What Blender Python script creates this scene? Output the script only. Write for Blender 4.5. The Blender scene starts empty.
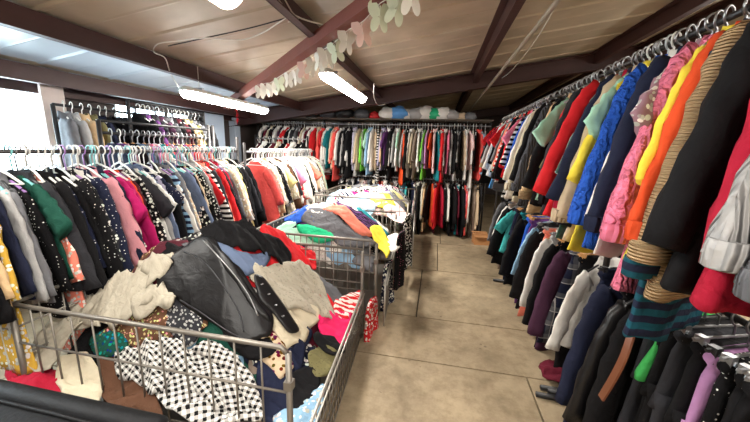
import bpy, math, random
from mathutils import Matrix, Vector, noise
from mathutils.geometry import delaunay_2d_cdt
random.seed(7)
PI = math.pi
SC = bpy.context.scene
COL = SC.collection
R = random.Random(11)

# ------------------------------------------------------------------ camera
F, CX, CY = 312.0, 375.0, 211.0
vy = Vector(((438 - CX) / F, -(150 - CY) / F, -1)).normalized()
hh = Vector((math.cos(.03), -math.sin(.03), 0))
vx = (hh - hh.dot(vy) * vy).normalized()
vz = vx.cross(vy)
CAM = Vector((0, 0, 1.6))
ROT = Matrix((vx, vy, vz))                     # camera axes -> world
cd = bpy.data.cameras.new('camera')
cam = bpy.data.objects.new('camera', cd)
COL.objects.link(cam)
cd.sensor_width = 36
cd.lens = F / 750 * 36
cd.clip_start = .05
cam.matrix_world = Matrix.Translation(CAM) @ ROT.to_4x4()
SC.camera = cam

def ray(px, py):
    return ROT @ Vector(((px - CX) / F, -(py - CY) / F, -1))
def at(px, py, axis, val):
    d = ray(px, py)
    return CAM + d * ((val - CAM[axis]) / d[axis])

def roof_z(x):
    return 2.2 + .15 * (x + 4)
def on_roof(px, py, off=0.):
    d = ray(px, py)
    return CAM + d * ((roof_z(0) - off - CAM.z) / (d.z - .15 * d.x))

# ------------------------------------------------------------------ materials
PAL = {
 'dark teal': (22, 72, 86), 'black': (15, 14, 16), 'charcoal': (42, 42, 46), 'grey': (100, 100, 104), 'light grey': (158, 156, 155), 'white': (216, 212, 206),
 'cream': (190, 178, 154), 'beige': (192, 170, 142), 'tan': (200, 168, 128), 'brown': (86, 58, 42), 'olive': (104, 98, 66),
 'navy': (28, 32, 52), 'blue': (38, 84, 178), 'light blue': (136, 172, 200), 'denim blue': (84, 108, 142), 'teal': (28, 112, 120),
 'turquoise': (72, 176, 176), 'mint': (160, 204, 180), 'green': (56, 150, 74), 'dark green': (22, 66, 54), 'lime green': (110, 186, 66),
 'yellow': (226, 202, 66), 'pale yellow': (214, 202, 136), 'orange': (208, 74, 36), 'salmon': (228, 128, 108), 'coral': (222, 84, 78),
 'red': (196, 34, 40), 'crimson': (160, 24, 48), 'burgundy': (94, 26, 42), 'maroon': (72, 26, 36), 'pink': (222, 118, 146),
 'dusty pink': (202, 138, 146), 'pale pink': (224, 186, 184), 'hot pink': (212, 36, 92), 'magenta': (170, 26, 92), 'purple': (92, 52, 104),
 'plum': (66, 38, 58), 'lilac': (164, 118, 160), 'lavender': (170, 164, 188), 'mauve': (142, 108, 118), 'slate blue': (86, 98, 122),
 'gold': (196, 156, 60), 'rust': (162, 74, 40), 'sky blue': (88, 150, 214), 'ivory': (190, 182, 166), 'stone': (164, 156, 140), 'sage': (132, 146, 120),
 'taupe': (132, 116, 104), 'emerald': (34, 168, 116), 'dark grey': (70, 70, 74),
}
def lin(c):
    return tuple((v / 255 / 12.92 if v / 255 <= .04045 else ((v / 255 + .055) / 1.055) ** 2.4) for v in c) + (1,)
MATS = {}
def base_mat(name, col, rough=.8, metal=0., bump=None, var=0., spec=.5, sheen=0.):
    if name in MATS: return MATS[name]
    m = bpy.data.materials.new(name); m.use_nodes = True
    nt = m.node_tree; b = nt.nodes['Principled BSDF']
    c = lin(col)
    b.inputs['Base Color'].default_value = c
    b.inputs['Roughness'].default_value = rough
    b.inputs['Metallic'].default_value = metal
    b.inputs['Specular IOR Level'].default_value = spec
    b.inputs['Sheen Weight'].default_value = sheen
    if bump or var:
        tc = nt.nodes.new('ShaderNodeTexCoord')
    if bump:
        n = nt.nodes.new('ShaderNodeTexNoise'); n.inputs['Scale'].default_value = bump[0]; n.inputs['Detail'].default_value = 4
        nt.links.new(tc.outputs['Object'], n.inputs['Vector'])
        bp = nt.nodes.new('ShaderNodeBump'); bp.inputs['Strength'].default_value = bump[1]; bp.inputs['Distance'].default_value = .02
        nt.links.new(n.outputs[0], bp.inputs['Height']); nt.links.new(bp.outputs[0], b.inputs['Normal'])
    if var:
        n = nt.nodes.new('ShaderNodeTexNoise'); n.inputs['Scale'].default_value = 7; n.inputs['Detail'].default_value = 5
        nt.links.new(tc.outputs['Object'], n.inputs['Vector'])
        mx = nt.nodes.new('ShaderNodeMix'); mx.data_type = 'RGBA'
        nt.links.new(n.outputs[0], mx.inputs[0])
        mx.inputs[6].default_value = tuple(v * (1 - var) for v in c[:3]) + (1,)
        mx.inputs[7].default_value = tuple(min(1, v * (1 + var)) for v in c[:3]) + (1,)
        nt.links.new(mx.outputs[2], b.inputs['Base Color'])
    MATS[name] = m
    return m

def math_node(nt, op, a, b=None):
    n = nt.nodes.new('ShaderNodeMath'); n.operation = op
    for i, v in enumerate((a, b)):
        if v is None: continue
        if isinstance(v, (int, float)): n.inputs[i].default_value = v
        else: nt.links.new(v, n.inputs[i])
    return n.outputs[0]

def parse(spec):
    pat = 'plain'
    if ':' in spec: spec, pat = spec.split(':')
    cs = spec.split('/')
    return cs[0], (cs[1] if len(cs) > 1 else None), pat
DEF2 = {'stripe': 'white', 'vstripe': 'white', 'gingham': 'white', 'plaid': 'light grey', 'floral': 'white', 'dots': 'white', 'paisley': 'beige', 'leopard': 'black'}
def describe(spec):
    a, b, p = parse(spec)
    if p in ('stripe', 'vstripe'): return f'{a.replace(chr(32),chr(45))}-and-{b.replace(chr(32),chr(45))} striped' if b else f'{a} striped'
    if p == 'gingham': return f'{a}-and-{b or "white"} checked'
    return {'plain': a, 'plaid': f'{a} plaid', 'floral': f'{a} floral', 'dots': f'{a} dotted', 'paisley': f'{a} paisley', 'leopard': f'{a} spotted',
            'rib': f'{a} ribbed', 'cable': f'{a} cable-knit', 'leather': f'{a} leather', 'velvet': f'{a} velvet', 'denim': f'{a} denim', 'lace': f'{a} lace'}[p]

def fabric(spec, uv=False):
    key = 'fabric ' + spec + (' uv' if uv else '')
    if key in MATS: return MATS[key]
    a, b2, pat = parse(spec)
    m = bpy.data.materials.new(key); m.use_nodes = True
    nt = m.node_tree; b = nt.nodes['Principled BSDF']; L = nt.links.new
    c1 = lin(PAL[a]); c2 = lin(PAL[b2 or DEF2.get(pat, 'white')])
    b.inputs['Roughness'].default_value = .85
    b.inputs['Specular IOR Level'].default_value = .14
    b.inputs['Base Color'].default_value = c1
    tc = nt.nodes.new('ShaderNodeTexCoord')
    src = tc.outputs['UV' if uv else 'Object']
    sp = nt.nodes.new('ShaderNodeSeparateXYZ'); L(src, sp.inputs[0])
    X, Y, Z = sp.outputs
    if uv: Z = Y
    fac = None
    def wave(coord, freq, duty=.5):
        return math_node(nt, 'LESS_THAN', math_node(nt, 'FRACT', math_node(nt, 'MULTIPLY', coord, freq)), duty)
    def mix(f, p, q):
        mx = nt.nodes.new('ShaderNodeMix'); mx.data_type = 'RGBA'
        L(f, mx.inputs[0])
        for i, v in ((6, p), (7, q)):
            if isinstance(v, tuple): mx.inputs[i].default_value = v
            else: L(v, mx.inputs[i])
        return mx.outputs[2]
    out = None
    if pat == 'stripe': out = mix(wave(Z, 20), c1, c2)
    elif pat == 'vstripe': out = mix(wave(X, 18), c1, c2)
    elif pat == 'gingham':
        f = math_node(nt, 'MULTIPLY', math_node(nt, 'ADD', wave(X, 32), wave(Z, 32)), .5)
        out = mix(f, c2, c1)
    elif pat == 'plaid':
        f = math_node(nt, 'MULTIPLY', math_node(nt, 'ADD', wave(X, 9, .35), wave(Z, 9, .35)), .5)
        o1 = mix(f, c1, lin(PAL['grey']))
        out = mix(math_node(nt, 'MAXIMUM', wave(X, 9, .06), wave(Z, 9, .06)), o1, c2)
    elif pat in ('floral', 'paisley', 'leopard', 'dots', 'lace'):
        v = nt.nodes.new('ShaderNodeTexVoronoi'); v.inputs['Scale'].default_value = {'floral': 40, 'paisley': 52, 'leopard': 55, 'dots': 48, 'lace': 70}[pat]
        v.inputs['Randomness'].default_value = .35 if pat == 'dots' else 1
        L(src, v.inputs['Vector'])
        f = math_node(nt, 'LESS_THAN', v.outputs['Distance'], {'floral': .42, 'paisley': .38, 'leopard': .36, 'dots': .17, 'lace': .25}[pat])
        if pat in ('floral', 'paisley'):
            hs = nt.nodes.new('ShaderNodeHueSaturation'); hs.inputs['Color'].default_value = c2
            s2 = nt.nodes.new('ShaderNodeSeparateColor'); L(v.outputs['Color'], s2.inputs[0])
            hs.inputs['Saturation'].default_value = 1.3
            L(math_node(nt, 'ADD', math_node(nt, 'MULTIPLY', s2.outputs[0], .25), .4), hs.inputs['Hue'])
            L(math_node(nt, 'ADD', math_node(nt, 'MULTIPLY', s2.outputs[1], .9), .45), hs.inputs['Value'])
            out = mix(f, c1, hs.outputs[0])
        elif pat == 'lace': out = mix(f, c1, tuple(x * .72 for x in c1[:3]) + (1,))
        else: out = mix(f, c1, c2)
    else:
        n = nt.nodes.new('ShaderNodeTexNoise'); n.inputs['Scale'].default_value = 18; L(src, n.inputs['Vector'])
        out = mix(n.outputs[0], tuple(x * .86 for x in c1[:3]) + (1,), tuple(min(1, x * 1.12 + .002) for x in c1[:3]) + (1,))
    if pat == 'denim':
        n = nt.nodes.new('ShaderNodeTexNoise'); n.inputs['Scale'].default_value = 5; L(src, n.inputs['Vector'])
        out = mix(n.outputs[0], tuple(x * .6 for x in c1[:3]) + (1,), tuple(min(1, x * 1.5) for x in c1[:3]) + (1,))
    if out is not None: L(out, b.inputs['Base Color'])
    # relief
    n = nt.nodes.new('ShaderNodeTexNoise'); n.inputs['Scale'].default_value = 14; n.inputs['Detail'].default_value = 5; n.inputs['Distortion'].default_value = .8; L(src, n.inputs['Vector'])
    h = n.outputs[0]; strength = .6
    if pat in ('rib', 'cable'):
        w = nt.nodes.new('ShaderNodeTexWave'); w.inputs['Scale'].default_value = (30 if a == 'tan' else 16) if pat == 'rib' else 12
        w.inputs['Distortion'].default_value = .4 if pat == 'rib' else 5
        w.inputs['Detail Scale'].default_value = 3
        w.bands_direction = 'Z' if pat == 'rib' and a == 'tan' else 'X'
        L(src, w.inputs['Vector']); h = math_node(nt, 'ADD', w.outputs[0], math_node(nt, 'MULTIPLY', h, .4)); strength = .9
    bp = nt.nodes.new('ShaderNodeBump'); bp.inputs['Strength'].default_value = strength; bp.inputs['Distance'].default_value = .02
    L(h, bp.inputs['Height']); L(bp.outputs[0], b.inputs['Normal'])
    if pat == 'leather':
        b.inputs['Roughness'].default_value = .4; b.inputs['Specular IOR Level'].default_value = .34; bp.inputs['Strength'].default_value = .25
    if pat == 'velvet':
        b.inputs['Sheen Weight'].default_value = .6
    MATS[key] = m
    return m

# ------------------------------------------------------------------ mesh helpers
class MB:
    def __init__(s): s.v = []; s.f = []
    def add(s, v, f):
        o = len(s.v); s.v += [tuple(p) for p in v]; s.f += [tuple(i + o for i in q) for q in f]; return s
    def box(s, c, d, rz=0):
        c = Vector(c); h = Vector(d) / 2; m = Matrix.Rotation(rz, 3, 'Z')
        v = [c + m @ Vector((sx * h.x, sy * h.y, sz * h.z)) for sx in (-1, 1) for sy in (-1, 1) for sz in (-1, 1)]
        return s.add(v, [(0, 1, 3, 2), (4, 6, 7, 5), (0, 4, 5, 1), (2, 3, 7, 6), (0, 2, 6, 4), (1, 5, 7, 3)])
    def tube(s, pts, r, n=6, cap=True):
        pts = [Vector(p) for p in pts]; v = []; f = []
        rs = r if isinstance(r, (list, tuple)) else [r] * len(pts)
        up = None
        for i, p in enumerate(pts):
            t = (pts[min(i + 1, len(pts) - 1)] - pts[max(i - 1, 0)])
            t = t.normalized() if t.length > 1e-9 else Vector((0, 0, 1))
            if up is None:
                up = t.orthogonal().normalized()
            else:
                up = (up - up.dot(t) * t)
                up = up.normalized() if up.length > 1e-6 else t.orthogonal().normalized()
            w = t.cross(up)
            for k in range(n):
                a = 2 * PI * k / n
                v.append(p + (up * math.cos(a) + w * math.sin(a)) * rs[i])
        for i in range(len(pts) - 1):
            for k in range(n):
                f.append((i * n + k, i * n + (k + 1) % n, (i + 1) * n + (k + 1) % n, (i + 1) * n + k))
        if cap:
            f.append(tuple(range(n - 1, -1, -1))); f.append(tuple(range((len(pts) - 1) * n, len(pts) * n)))
        return s.add(v, f)
    def rings(s, rings, cap=True):
        n = len(rings[0]); v = [p for r in rings for p in r]; f = []
        for i in range(len(rings) - 1):
            for k in range(n):
                f.append((i * n + k, i * n + (k + 1) % n, (i + 1) * n + (k + 1) % n, (i + 1) * n + k))
        if cap:
            f.append(tuple(range(n - 1, -1, -1))); f.append(tuple(range((len(rings) - 1) * n, len(rings) * n)))
        return s.add(v, f)
    def mesh(s, name, smooth=True):
        me = bpy.data.meshes.new(name); me.from_pydata([tuple(p) for p in s.v], [], s.f)
        if smooth: me.polygons.foreach_set('use_smooth', [True] * len(me.polygons))
        me.update(); return me

def link(name, me, mat=None, parent=None, loc=None, rot=None):
    o = bpy.data.objects.new(name, me); COL.objects.link(o)
    if mat is not None:
        if len(me.materials) == 0: me.materials.append(None)
        o.material_slots[0].link = 'OBJECT'; o.material_slots[0].material = mat
    if parent: o.parent = parent
    if loc is not None: o.location = loc
    if rot is not None: o.rotation_euler = rot
    return o
def build(name, mb, mat, parent=None, smooth=False, loc=None, rot=None):
    return link(name, mb.mesh(name, smooth), mat, parent, loc, rot)
def tag(o, label, cat, group=None):
    o['label'] = label; o['category'] = cat
    if group: o['group'] = group
    return o
def thing(name, label, cat, loc=(0, 0, 0), rz=0, group=None):
    o = bpy.data.objects.new(name, None); COL.objects.link(o); o.empty_display_size = .05
    o.location = loc; o.rotation_euler = (0, 0, rz)
    return tag(o, label, cat, group)
def struct(name, mb, mat, smooth=False):
    o = build(name, mb, mat, None, smooth); o['kind'] = 'structure'; return o
def bevel(o, w=.004, seg=2):
    m = o.modifiers.new('bevel', 'BEVEL'); m.width = w; m.segments = seg; m.limit_method = 'ANGLE'; return o
def sm(a, b, x):
    t = max(0, min(1, (x - a) / (b - a))); return t * t * (3 - 2 * t)
def interp(keys, z):
    for (a, va), (b, vb) in zip(keys, keys[1:]):
        if a >= z >= b:
            t = (z - a) / (b - a); t = t * t * (3 - 2 * t) if abs(vb - va) > .02 else t
            return va + (vb - va) * t
    return keys[-1][1]

# ------------------------------------------------------------------ the room
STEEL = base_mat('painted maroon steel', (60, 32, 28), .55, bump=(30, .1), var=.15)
BRACE_STEEL = base_mat('red oxide steel', (116, 62, 52), .55, bump=(30, .1), var=.12)  # redder, lighter steel colour used for the brace
CHROME = base_mat('chrome tube', (150, 150, 152), .34, .85)
WIRE = base_mat('galvanised wire', (122, 116, 108), .45, .6)
GATEW = base_mat('bright zinc wire', (176, 172, 164), .4, .6)
LEATHER_EDGE = base_mat('leather edge', (40, 40, 44), .4)
DARKST = base_mat('dark steel tube', (58, 56, 56), .45, .5)
BLACKM = base_mat('black powder coat', (26, 26, 28), .45)
PLASTW = base_mat('white plastic', (222, 220, 214), .4)
PLASTB = base_mat('black plastic', (24, 24, 26), .4)
PLASTC = base_mat('clear grey plastic', (178, 182, 186), .3)
PLASTT = base_mat('pale teal plastic', (120, 190, 190), .4)
PLASTP = base_mat('lilac plastic', (150, 110, 170), .4)
WOODH = base_mat('beech wood', (188, 138, 84), .5, var=.2)

def floor_mat():
    m = bpy.data.materials.new('stained concrete'); m.use_nodes = True
    nt = m.node_tree; b = nt.nodes['Principled BSDF']; L = nt.links.new
    tc = nt.nodes.new('ShaderNodeTexCoord')
    def nz(scale, detail=6, rough=.6):
        n = nt.nodes.new('ShaderNodeTexNoise'); n.inputs['Scale'].default_value = scale; n.inputs['Detail'].default_value = detail
        n.inputs['Roughness'].default_value = rough; L(tc.outputs['Object'], n.inputs['Vector']); return n.outputs[0]
    r = nt.nodes.new('ShaderNodeValToRGB'); L(nz(1.6, 9, .68), r.inputs[0])
    e = r.color_ramp.elements
    e[0].position = .3; e[0].color = lin((118, 103, 82)); e[1].position = .72; e[1].color = lin((182, 163, 134))
    r2 = nt.nodes.new('ShaderNodeValToRGB'); L(nz(9, 8, .7), r2.inputs[0])
    r2.color_ramp.elements[0].position = .36; r2.color_ramp.elements[0].color = (.68, .66, .62, 1)
    r2.color_ramp.elements[1].position = .56; r2.color_ramp.elements[1].color = (1, 1, 1, 1)
    mx = nt.nodes.new('ShaderNodeMix'); mx.data_type = 'RGBA'; mx.blend_type = 'MULTIPLY'; mx.inputs[0].default_value = .7
    L(r.outputs[0], mx.inputs[6]); L(r2.outputs[0], mx.inputs[7])
    # dark spills
    v = nt.nodes.new('ShaderNodeTexVoronoi'); v.inputs['Scale'].default_value = 11; L(tc.outputs['Object'], v.inputs['Vector'])
    spot = math_node(nt, 'MULTIPLY', math_node(nt, 'LESS_THAN', v.outputs['Distance'], .12), math_node(nt, 'GREATER_THAN', nz(2.2, 3), .56))
    mx2 = nt.nodes.new('ShaderNodeMix'); mx2.data_type = 'RGBA'
    L(math_node(nt, 'MULTIPLY', spot, .55), mx2.inputs[0]); L(mx.outputs[2], mx2.inputs[6]); mx2.inputs[7].default_value = lin((74, 64, 52))
    L(mx2.outputs[2], b.inputs['Base Color'])
    b.inputs['Roughness'].default_value = .62; b.inputs['Specular IOR Level'].default_value = .3
    bp = nt.nodes.new('ShaderNodeBump'); bp.inputs['Strength'].default_value = .15; bp.inputs['Distance'].default_value = .01
    L(nz(40), bp.inputs['Height']); L(bp.outputs[0], b.inputs['Normal'])
    return m
FLOORM = floor_mat()
# concrete slabs with open joints between them
ys = [-2.0, .55, 1.5, 2.17, 2.815, 4.07, 5.35, 7.4, 9.4, 12.4]
fl = MB()
g = .012
for i in range(len(ys) - 1):
    y0, y1 = ys[i], ys[i + 1]
    cuts = {2: [-2.5, .74], 1: [-2.5, .74], 3: [-1.6, 2.4], 4: [-.10], 5: [.1, 2.6]}.get(i, [-2., .15, 2.5])
    xs = [-4.2] + cuts + [4.8]
    for a, b in zip(xs, xs[1:]):
        fl.box(((a + b) / 2, (y0 + y1) / 2, -.05), (b - a - g, y1 - y0 - g, .1))
fo = struct('floor', fl, FLOORM)
struct('trim_1', MB().box((.2, 5.2, -.075), (9.4, 15., .1)), base_mat('dark joint filler', (62, 54, 44), .9)).name = 'floor_bed'

def ceil_mat():
    m = bpy.data.materials.new('roof liner sheet'); m.use_nodes = True
    nt = m.node_tree; b = nt.nodes['Principled BSDF']; L = nt.links.new
    tc = nt.nodes.new('ShaderNodeTexCoord')
    n = nt.nodes.new('ShaderNodeTexNoise'); n.inputs['Scale'].default_value = 2.2; n.inputs['Detail'].default_value = 5; L(tc.outputs['Object'], n.inputs['Vector'])
    r = nt.nodes.new('ShaderNodeValToRGB'); L(n.outputs[0], r.inputs[0])
    r.color_ramp.elements[0].position = .3; r.color_ramp.elements[0].color = lin((160, 146, 124))
    r.color_ramp.elements[1].position = .75; r.color_ramp.elements[1].color = lin((196, 182, 160))
    L(r.outputs[0], b.inputs['Base Color'])
    b.inputs['Roughness'].default_value = .4; b.inputs['Metallic'].default_value = 0.
    n2 = nt.nodes.new('ShaderNodeTexNoise'); n2.inputs['Scale'].default_value = 3; L(tc.outputs['Object'], n2.inputs['Vector'])
    bp = nt.nodes.new('ShaderNodeBump'); bp.inputs['Strength'].default_value = .25; bp.inputs['Distance'].default_value = .03
    L(n2.outputs[0], bp.inputs['Height']); L(bp.outputs[0], b.inputs['Normal'])
    return m
CEILM = ceil_mat()
# sheet ceiling with lapped seams running up the slope
cm = MB(); sk_ = MB()
y = -2.0; k = 0
while y < 12.4:
    y1 = min(y + .62, 12.4); lap = .012 if k % 2 else 0
    pr = [(y, .0), (y + .02, -.02), (y + .05, -.02), (y + .07, 0), ((y + y1) / 2 - .02, 0), ((y + y1) / 2, -.006), ((y + y1) / 2 + .02, 0), (y1, 0)]
    for (a, za), (b, zb) in zip(pr, pr[1:]):
        za *= .6; zb *= .6
        for (xa, xb, tgt) in ((-4.2, -3.96, cm), (-3.96, -3.66, sk_), (-3.66, -3.57, cm), (-3.57, -2.62, sk_), (-2.62, 4.6, cm)):
            (cm if a > 5.6 else tgt).add([(xa, a, roof_z(xa) + za), (xb, a, roof_z(xb) + za), (xb, b, roof_z(xb) + zb), (xa, b, roof_z(xa) + zb)], [(0, 3, 2, 1)])
    y = y1; k += 1
ceil = struct('ceiling', cm, CEILM)
sd = ceil.modifiers.new('thick', 'SOLIDIFY'); sd.thickness = .03; sd.offset = -1

def daylight_strip_mat():
    m = bpy.data.materials.new('milky daylight sheet'); m.use_nodes = True
    nt = m.node_tree; b = nt.nodes['Principled BSDF']; L = nt.links.new
    b.inputs['Base Color'].default_value = (.42, .45, .47, 1); b.inputs['Roughness'].default_value = .35
    tl = nt.nodes.new('ShaderNodeBsdfTranslucent')
    tc = nt.nodes.new('ShaderNodeTexCoord')
    n = nt.nodes.new('ShaderNodeTexNoise'); n.inputs['Scale'].default_value = 1.3; n.inputs['Detail'].default_value = 5; L(tc.outputs['Object'], n.inputs['Vector'])
    r = nt.nodes.new('ShaderNodeValToRGB'); L(n.outputs[0], r.inputs[0])
    r.color_ramp.elements[0].position = .35; r.color_ramp.elements[0].color = (.004, .0052, .0068, 1)
    r.color_ramp.elements[1].position = .7; r.color_ramp.elements[1].color = (.012, .0146, .018, 1)
    L(r.outputs[0], tl.inputs[0])
    a = nt.nodes.new('ShaderNodeAddShader'); L(b.outputs[0], a.inputs[0]); L(tl.outputs[0], a.inputs[1]); L(a.outputs[0], nt.nodes['Material Output'].inputs[0])
    return m
struct('ceiling_daylight_strip', sk_, daylight_strip_mat())  # translucent strips added to give the ceiling its bluish daylight by the windows
DARKWALL = base_mat('dark brown wall sheet', (64, 54, 52), .7, bump=(6, .2), var=.15)
PALEWALL = base_mat('pale wall sheet', (150, 140, 130), .7, bump=(6, .2), var=.1)
XW = -4.05
# wall with windows on the eave side
WIN = [(.3, 2.75, 1.02, 2.12), (3.42, 4.66, 1.72, 2.1)]
wl = MB()
ycur = -2.0
for (a, b, z0, z1) in WIN:
    wl.box((XW - .06, (ycur + a) / 2, 1.15), (.12, a - ycur, 2.3))
    wl.box((XW - .06, (a + b) / 2, z0 / 2), (.12, b - a, z0))
    wl.box((XW - .06, (a + b) / 2, (z1 + 2.3) / 2), (.12, b - a, 2.3 - z1))
    ycur = b
wl.box((XW - .06, (ycur + 12.4) / 2, 1.15), (.12, 12.4 - ycur, 2.3))
struct('wall_left', wl, DARKWALL)
struct('wall_back', MB().box((.2, 12.46, 1.75), (8.9, .12, 3.7)), DARKWALL)
struct('wall_right', MB().box((4.66, 5.2, 1.75), (.12, 14.5, 3.7)), PALEWALL)
struct('wall_front', MB().box((.2, -2.06, 1.75), (8.9, .12, 3.7)), PALEWALL)
gm = bpy.data.materials.new('window glass'); gm.use_nodes = True
nt = gm.node_tree; nt.nodes.remove(nt.nodes['Principled BSDF'])
tr = nt.nodes.new('ShaderNodeBsdfTransparent'); tr.inputs[0].default_value = (.93, .97, .98, 1)
gl = nt.nodes.new('ShaderNodeBsdfGlossy'); gl.inputs['Roughness'].default_value = .05
mxs = nt.nodes.new('ShaderNodeMixShader'); mxs.inputs[0].default_value = .06
nt.links.new(tr.outputs[0], mxs.inputs[1]); nt.links.new(gl.outputs[0], mxs.inputs[2])
nt.links.new(mxs.outputs[0], nt.nodes['Material Output'].inputs[0])
FRAMEM = base_mat('grey window frame', (150, 152, 156), .5)
for i, (a, b, z0, z1) in enumerate(WIN):
    w = bpy.data.objects.new(f'window_{i+1}', None); COL.objects.link(w); w['kind'] = 'structure'
    fr = MB()
    for yy in (a, b): fr.box((XW - .06, yy, (z0 + z1) / 2), (.05, .04, z1 - z0))
    for zz in (z0, z1): fr.box((XW - .06, (a + b) / 2, zz), (.05, b - a, .04))
    nb = 1 if i == 0 else 3
    for q in range(nb if i else 0): fr.box((XW - .06, a + (b - a) * (q + 1) / (nb + 1), (z0 + z1) / 2), (.04, .03, z1 - z0))
    build('window_frame', fr, FRAMEM, w); build('window_pane', MB().box((XW - .06, (a + b) / 2, (z0 + z1) / 2), (.006, b - a, z1 - z0)), gm, w)
    build('window_sill', MB().box((XW + .03, (a + b) / 2, z0 - .01), (.1, b - a, .03)), FRAMEM, w)

def sloped(x0, x1, y, w, d, off):
    """I-section rafter following the roof slope at distance y"""
    m = MB()
    def prism(ya, yb, o0, o1, p0=None, p1=None):
        v = []
        for x, a, b in ((x0, o0, p0 if p0 is not None else o1), (x1, o0, p1 if p1 is not None else o1)):
            for yy in (ya, yb):
                v += [(x, yy, roof_z(x) - a), (x, yy, roof_z(x) - b)]
        m.add(v, [(0, 1, 3, 2), (4, 6, 7, 5), (0, 4, 5, 1), (2, 3, 7, 6), (0, 2, 6, 4), (1, 5, 7, 3)])
    prism(y - w / 2, y + w / 2, off, off + .015)
    prism(y - w / 2, y + w / 2, off + d - .015, off + d)
    prism(y - .006, y + .006, off, off + d)
    return m
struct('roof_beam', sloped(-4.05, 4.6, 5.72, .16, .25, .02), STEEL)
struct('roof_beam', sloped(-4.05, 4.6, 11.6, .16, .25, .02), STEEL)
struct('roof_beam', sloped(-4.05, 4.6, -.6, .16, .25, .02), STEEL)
for x in (-3.98, -3.62, -2.58, -1.09, .5, 2.26, 2.86):
    z = roof_z(x)
    d = .15
    m = MB().box((x, 5.2, z - d / 2 - .02), (.008, 14.3, d)).box((x + .03, 5.2, z - d - .02 + .004), (.07, 14.3, .008)).box((x - .03, 5.2, z - .022), (.07, 14.3, .008))
    struct('roof_purlin_beam', m, STEEL)
# steel columns below the rafter
struct('steel_column', MB().box((-3.98, 5.72, 1.05), (.13, .16, 2.1)), base_mat('pale blue grey column', (170, 182, 198), .5))
struct('steel_column', MB().box((4.5, 5.72, 1.5), (.13, .16, 3.)), STEEL)
# pale board standing between the windows
t = thing('wall_board', 'tall pale board on the window wall beside the big bright window', 'board', (-3.78, (at(41, 100, 0, -3.78).y + at(64, 100, 0, -3.78).y) / 2 - .08, 0))
bevel(build('panel', MB().box((0, .08, 1.82), (.03, at(64, 100, 0, -3.78).y - at(41, 100, 0, -3.78).y, .6)), base_mat('pale plywood', (206, 190, 184), .7, var=.12), t))
build('post', MB().box((0, .08, .76), (.05, .05, 1.52)), BLACKM, t)
t = thing('light_column', 'pale blue-white sheet standing beside the second window', 'board', (-3.88, 5.0, 0))
build('sheet', MB().box((0, 0, 1.05), (.03, .5, 2.1)), base_mat('pale blue sheet', (196, 212, 232), .6), t)
# diagonal brace
p0, p1 = on_roof(382, -6, .2), on_roof(226, 106, .2)
dv = (p1 - p0).normalized(); p0 = p0 - dv * 1.1
m = MB(); side = dv.cross(Vector((0, 0, 1))).normalized() * .045; up = Vector((0, 0, .045))
v = [p0 + side + up, p0 - side + up, p0 - side - up, p0 + side - up, p1 + side + up, p1 - side + up, p1 - side - up, p1 + side - up]
m.add(v, [(0, 1, 2, 3), (7, 6, 5, 4), (0, 4, 5, 1), (1, 5, 6, 2), (2, 6, 7, 3), (3, 7, 4, 0)])
tag(build('roof_brace', m, BRACE_STEEL), 'reddish square steel brace running diagonally under the ceiling', 'beam')
# conduit pole and cables
pa, pb = Vector((.66, 1.0, 2.52)), Vector((.66, 8.2, 2.52))
tag(build('conduit_pipe', MB().tube([pa + (pb - pa) * k / 6 for k in range(7)], .018, 8), base_mat('steel conduit', (170, 160, 144), .4, .4), None, True), 'straight grey conduit pipe hanging under the ceiling above the aisle', 'pipe')
WHITEC = base_mat('white cable', (214, 210, 200), .5)
BLACKC = base_mat('dark cable', (40, 36, 34), .5)
def smooth_pts(ps, n=8):
    out = []
    for i in range(len(ps) - 1):
        a, b, c, d = ps[max(i - 1, 0)], ps[i], ps[i + 1], ps[min(i + 2, len(ps) - 1)]
        for k in range(n):
            t = k / n
            out.append(.5 * ((2 * b) + (c - a) * t + (2 * a - 5 * b + 4 * c - d) * t * t + (3 * b - a - 3 * c + d) * t ** 3))
    return out + [ps[-1]]
def cable(name, label, px, off, r=.006, mat=WHITEC):
    ps = [on_roof(a, b, o if isinstance(o, (int, float)) else 0) for (a, b), o in zip(px, off if isinstance(off, list) else [off] * len(px))]
    tag(build(name, MB().tube(smooth_pts(ps), r, 6), mat, None, True), label, 'cable')
cable('sagging_cable', 'white cable sagging down to the conduit pipe above the aisle', [(560, -6), (548, 20), (530, 48), (512, 70), (500, 79), (490, 80)], .16)
cable('looped_cable', 'white cable looping up over the red brace by its top', [(276, -4), (285, 8), (300, 18), (320, 24), (328, 26)], .12)
cable('looped_cable', 'thin white cable crossing the ceiling beside the looped one', [(283, -4), (292, 12), (298, 19), (288, 22)], .12, .005)
cable('ceiling_cable', 'thin white cable dropping to the long tube light by the windows', [(286, 18), (262, 33), (240, 40), (205, 38), (178, 41), (158, 44), (154, 52), (165, 58), (170, 72), (178, 86), (183, 91)], [.1, .1, .1, .1, .08, .08, .1, .12, .15, .2, .24], .005)
cable('dark_ceiling_cable', 'dark cable strung straight across the ceiling sheets', [(168, 46), (205, 38), (250, 28), (290, 17)], .04, .005, BLACKC)
cable('white_cable', 'short white cord loop hanging from the big roof beam', [(374, 84), (374, 97), (378, 105), (385, 104)], [.3, .3, .32, .32], .006)

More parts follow.
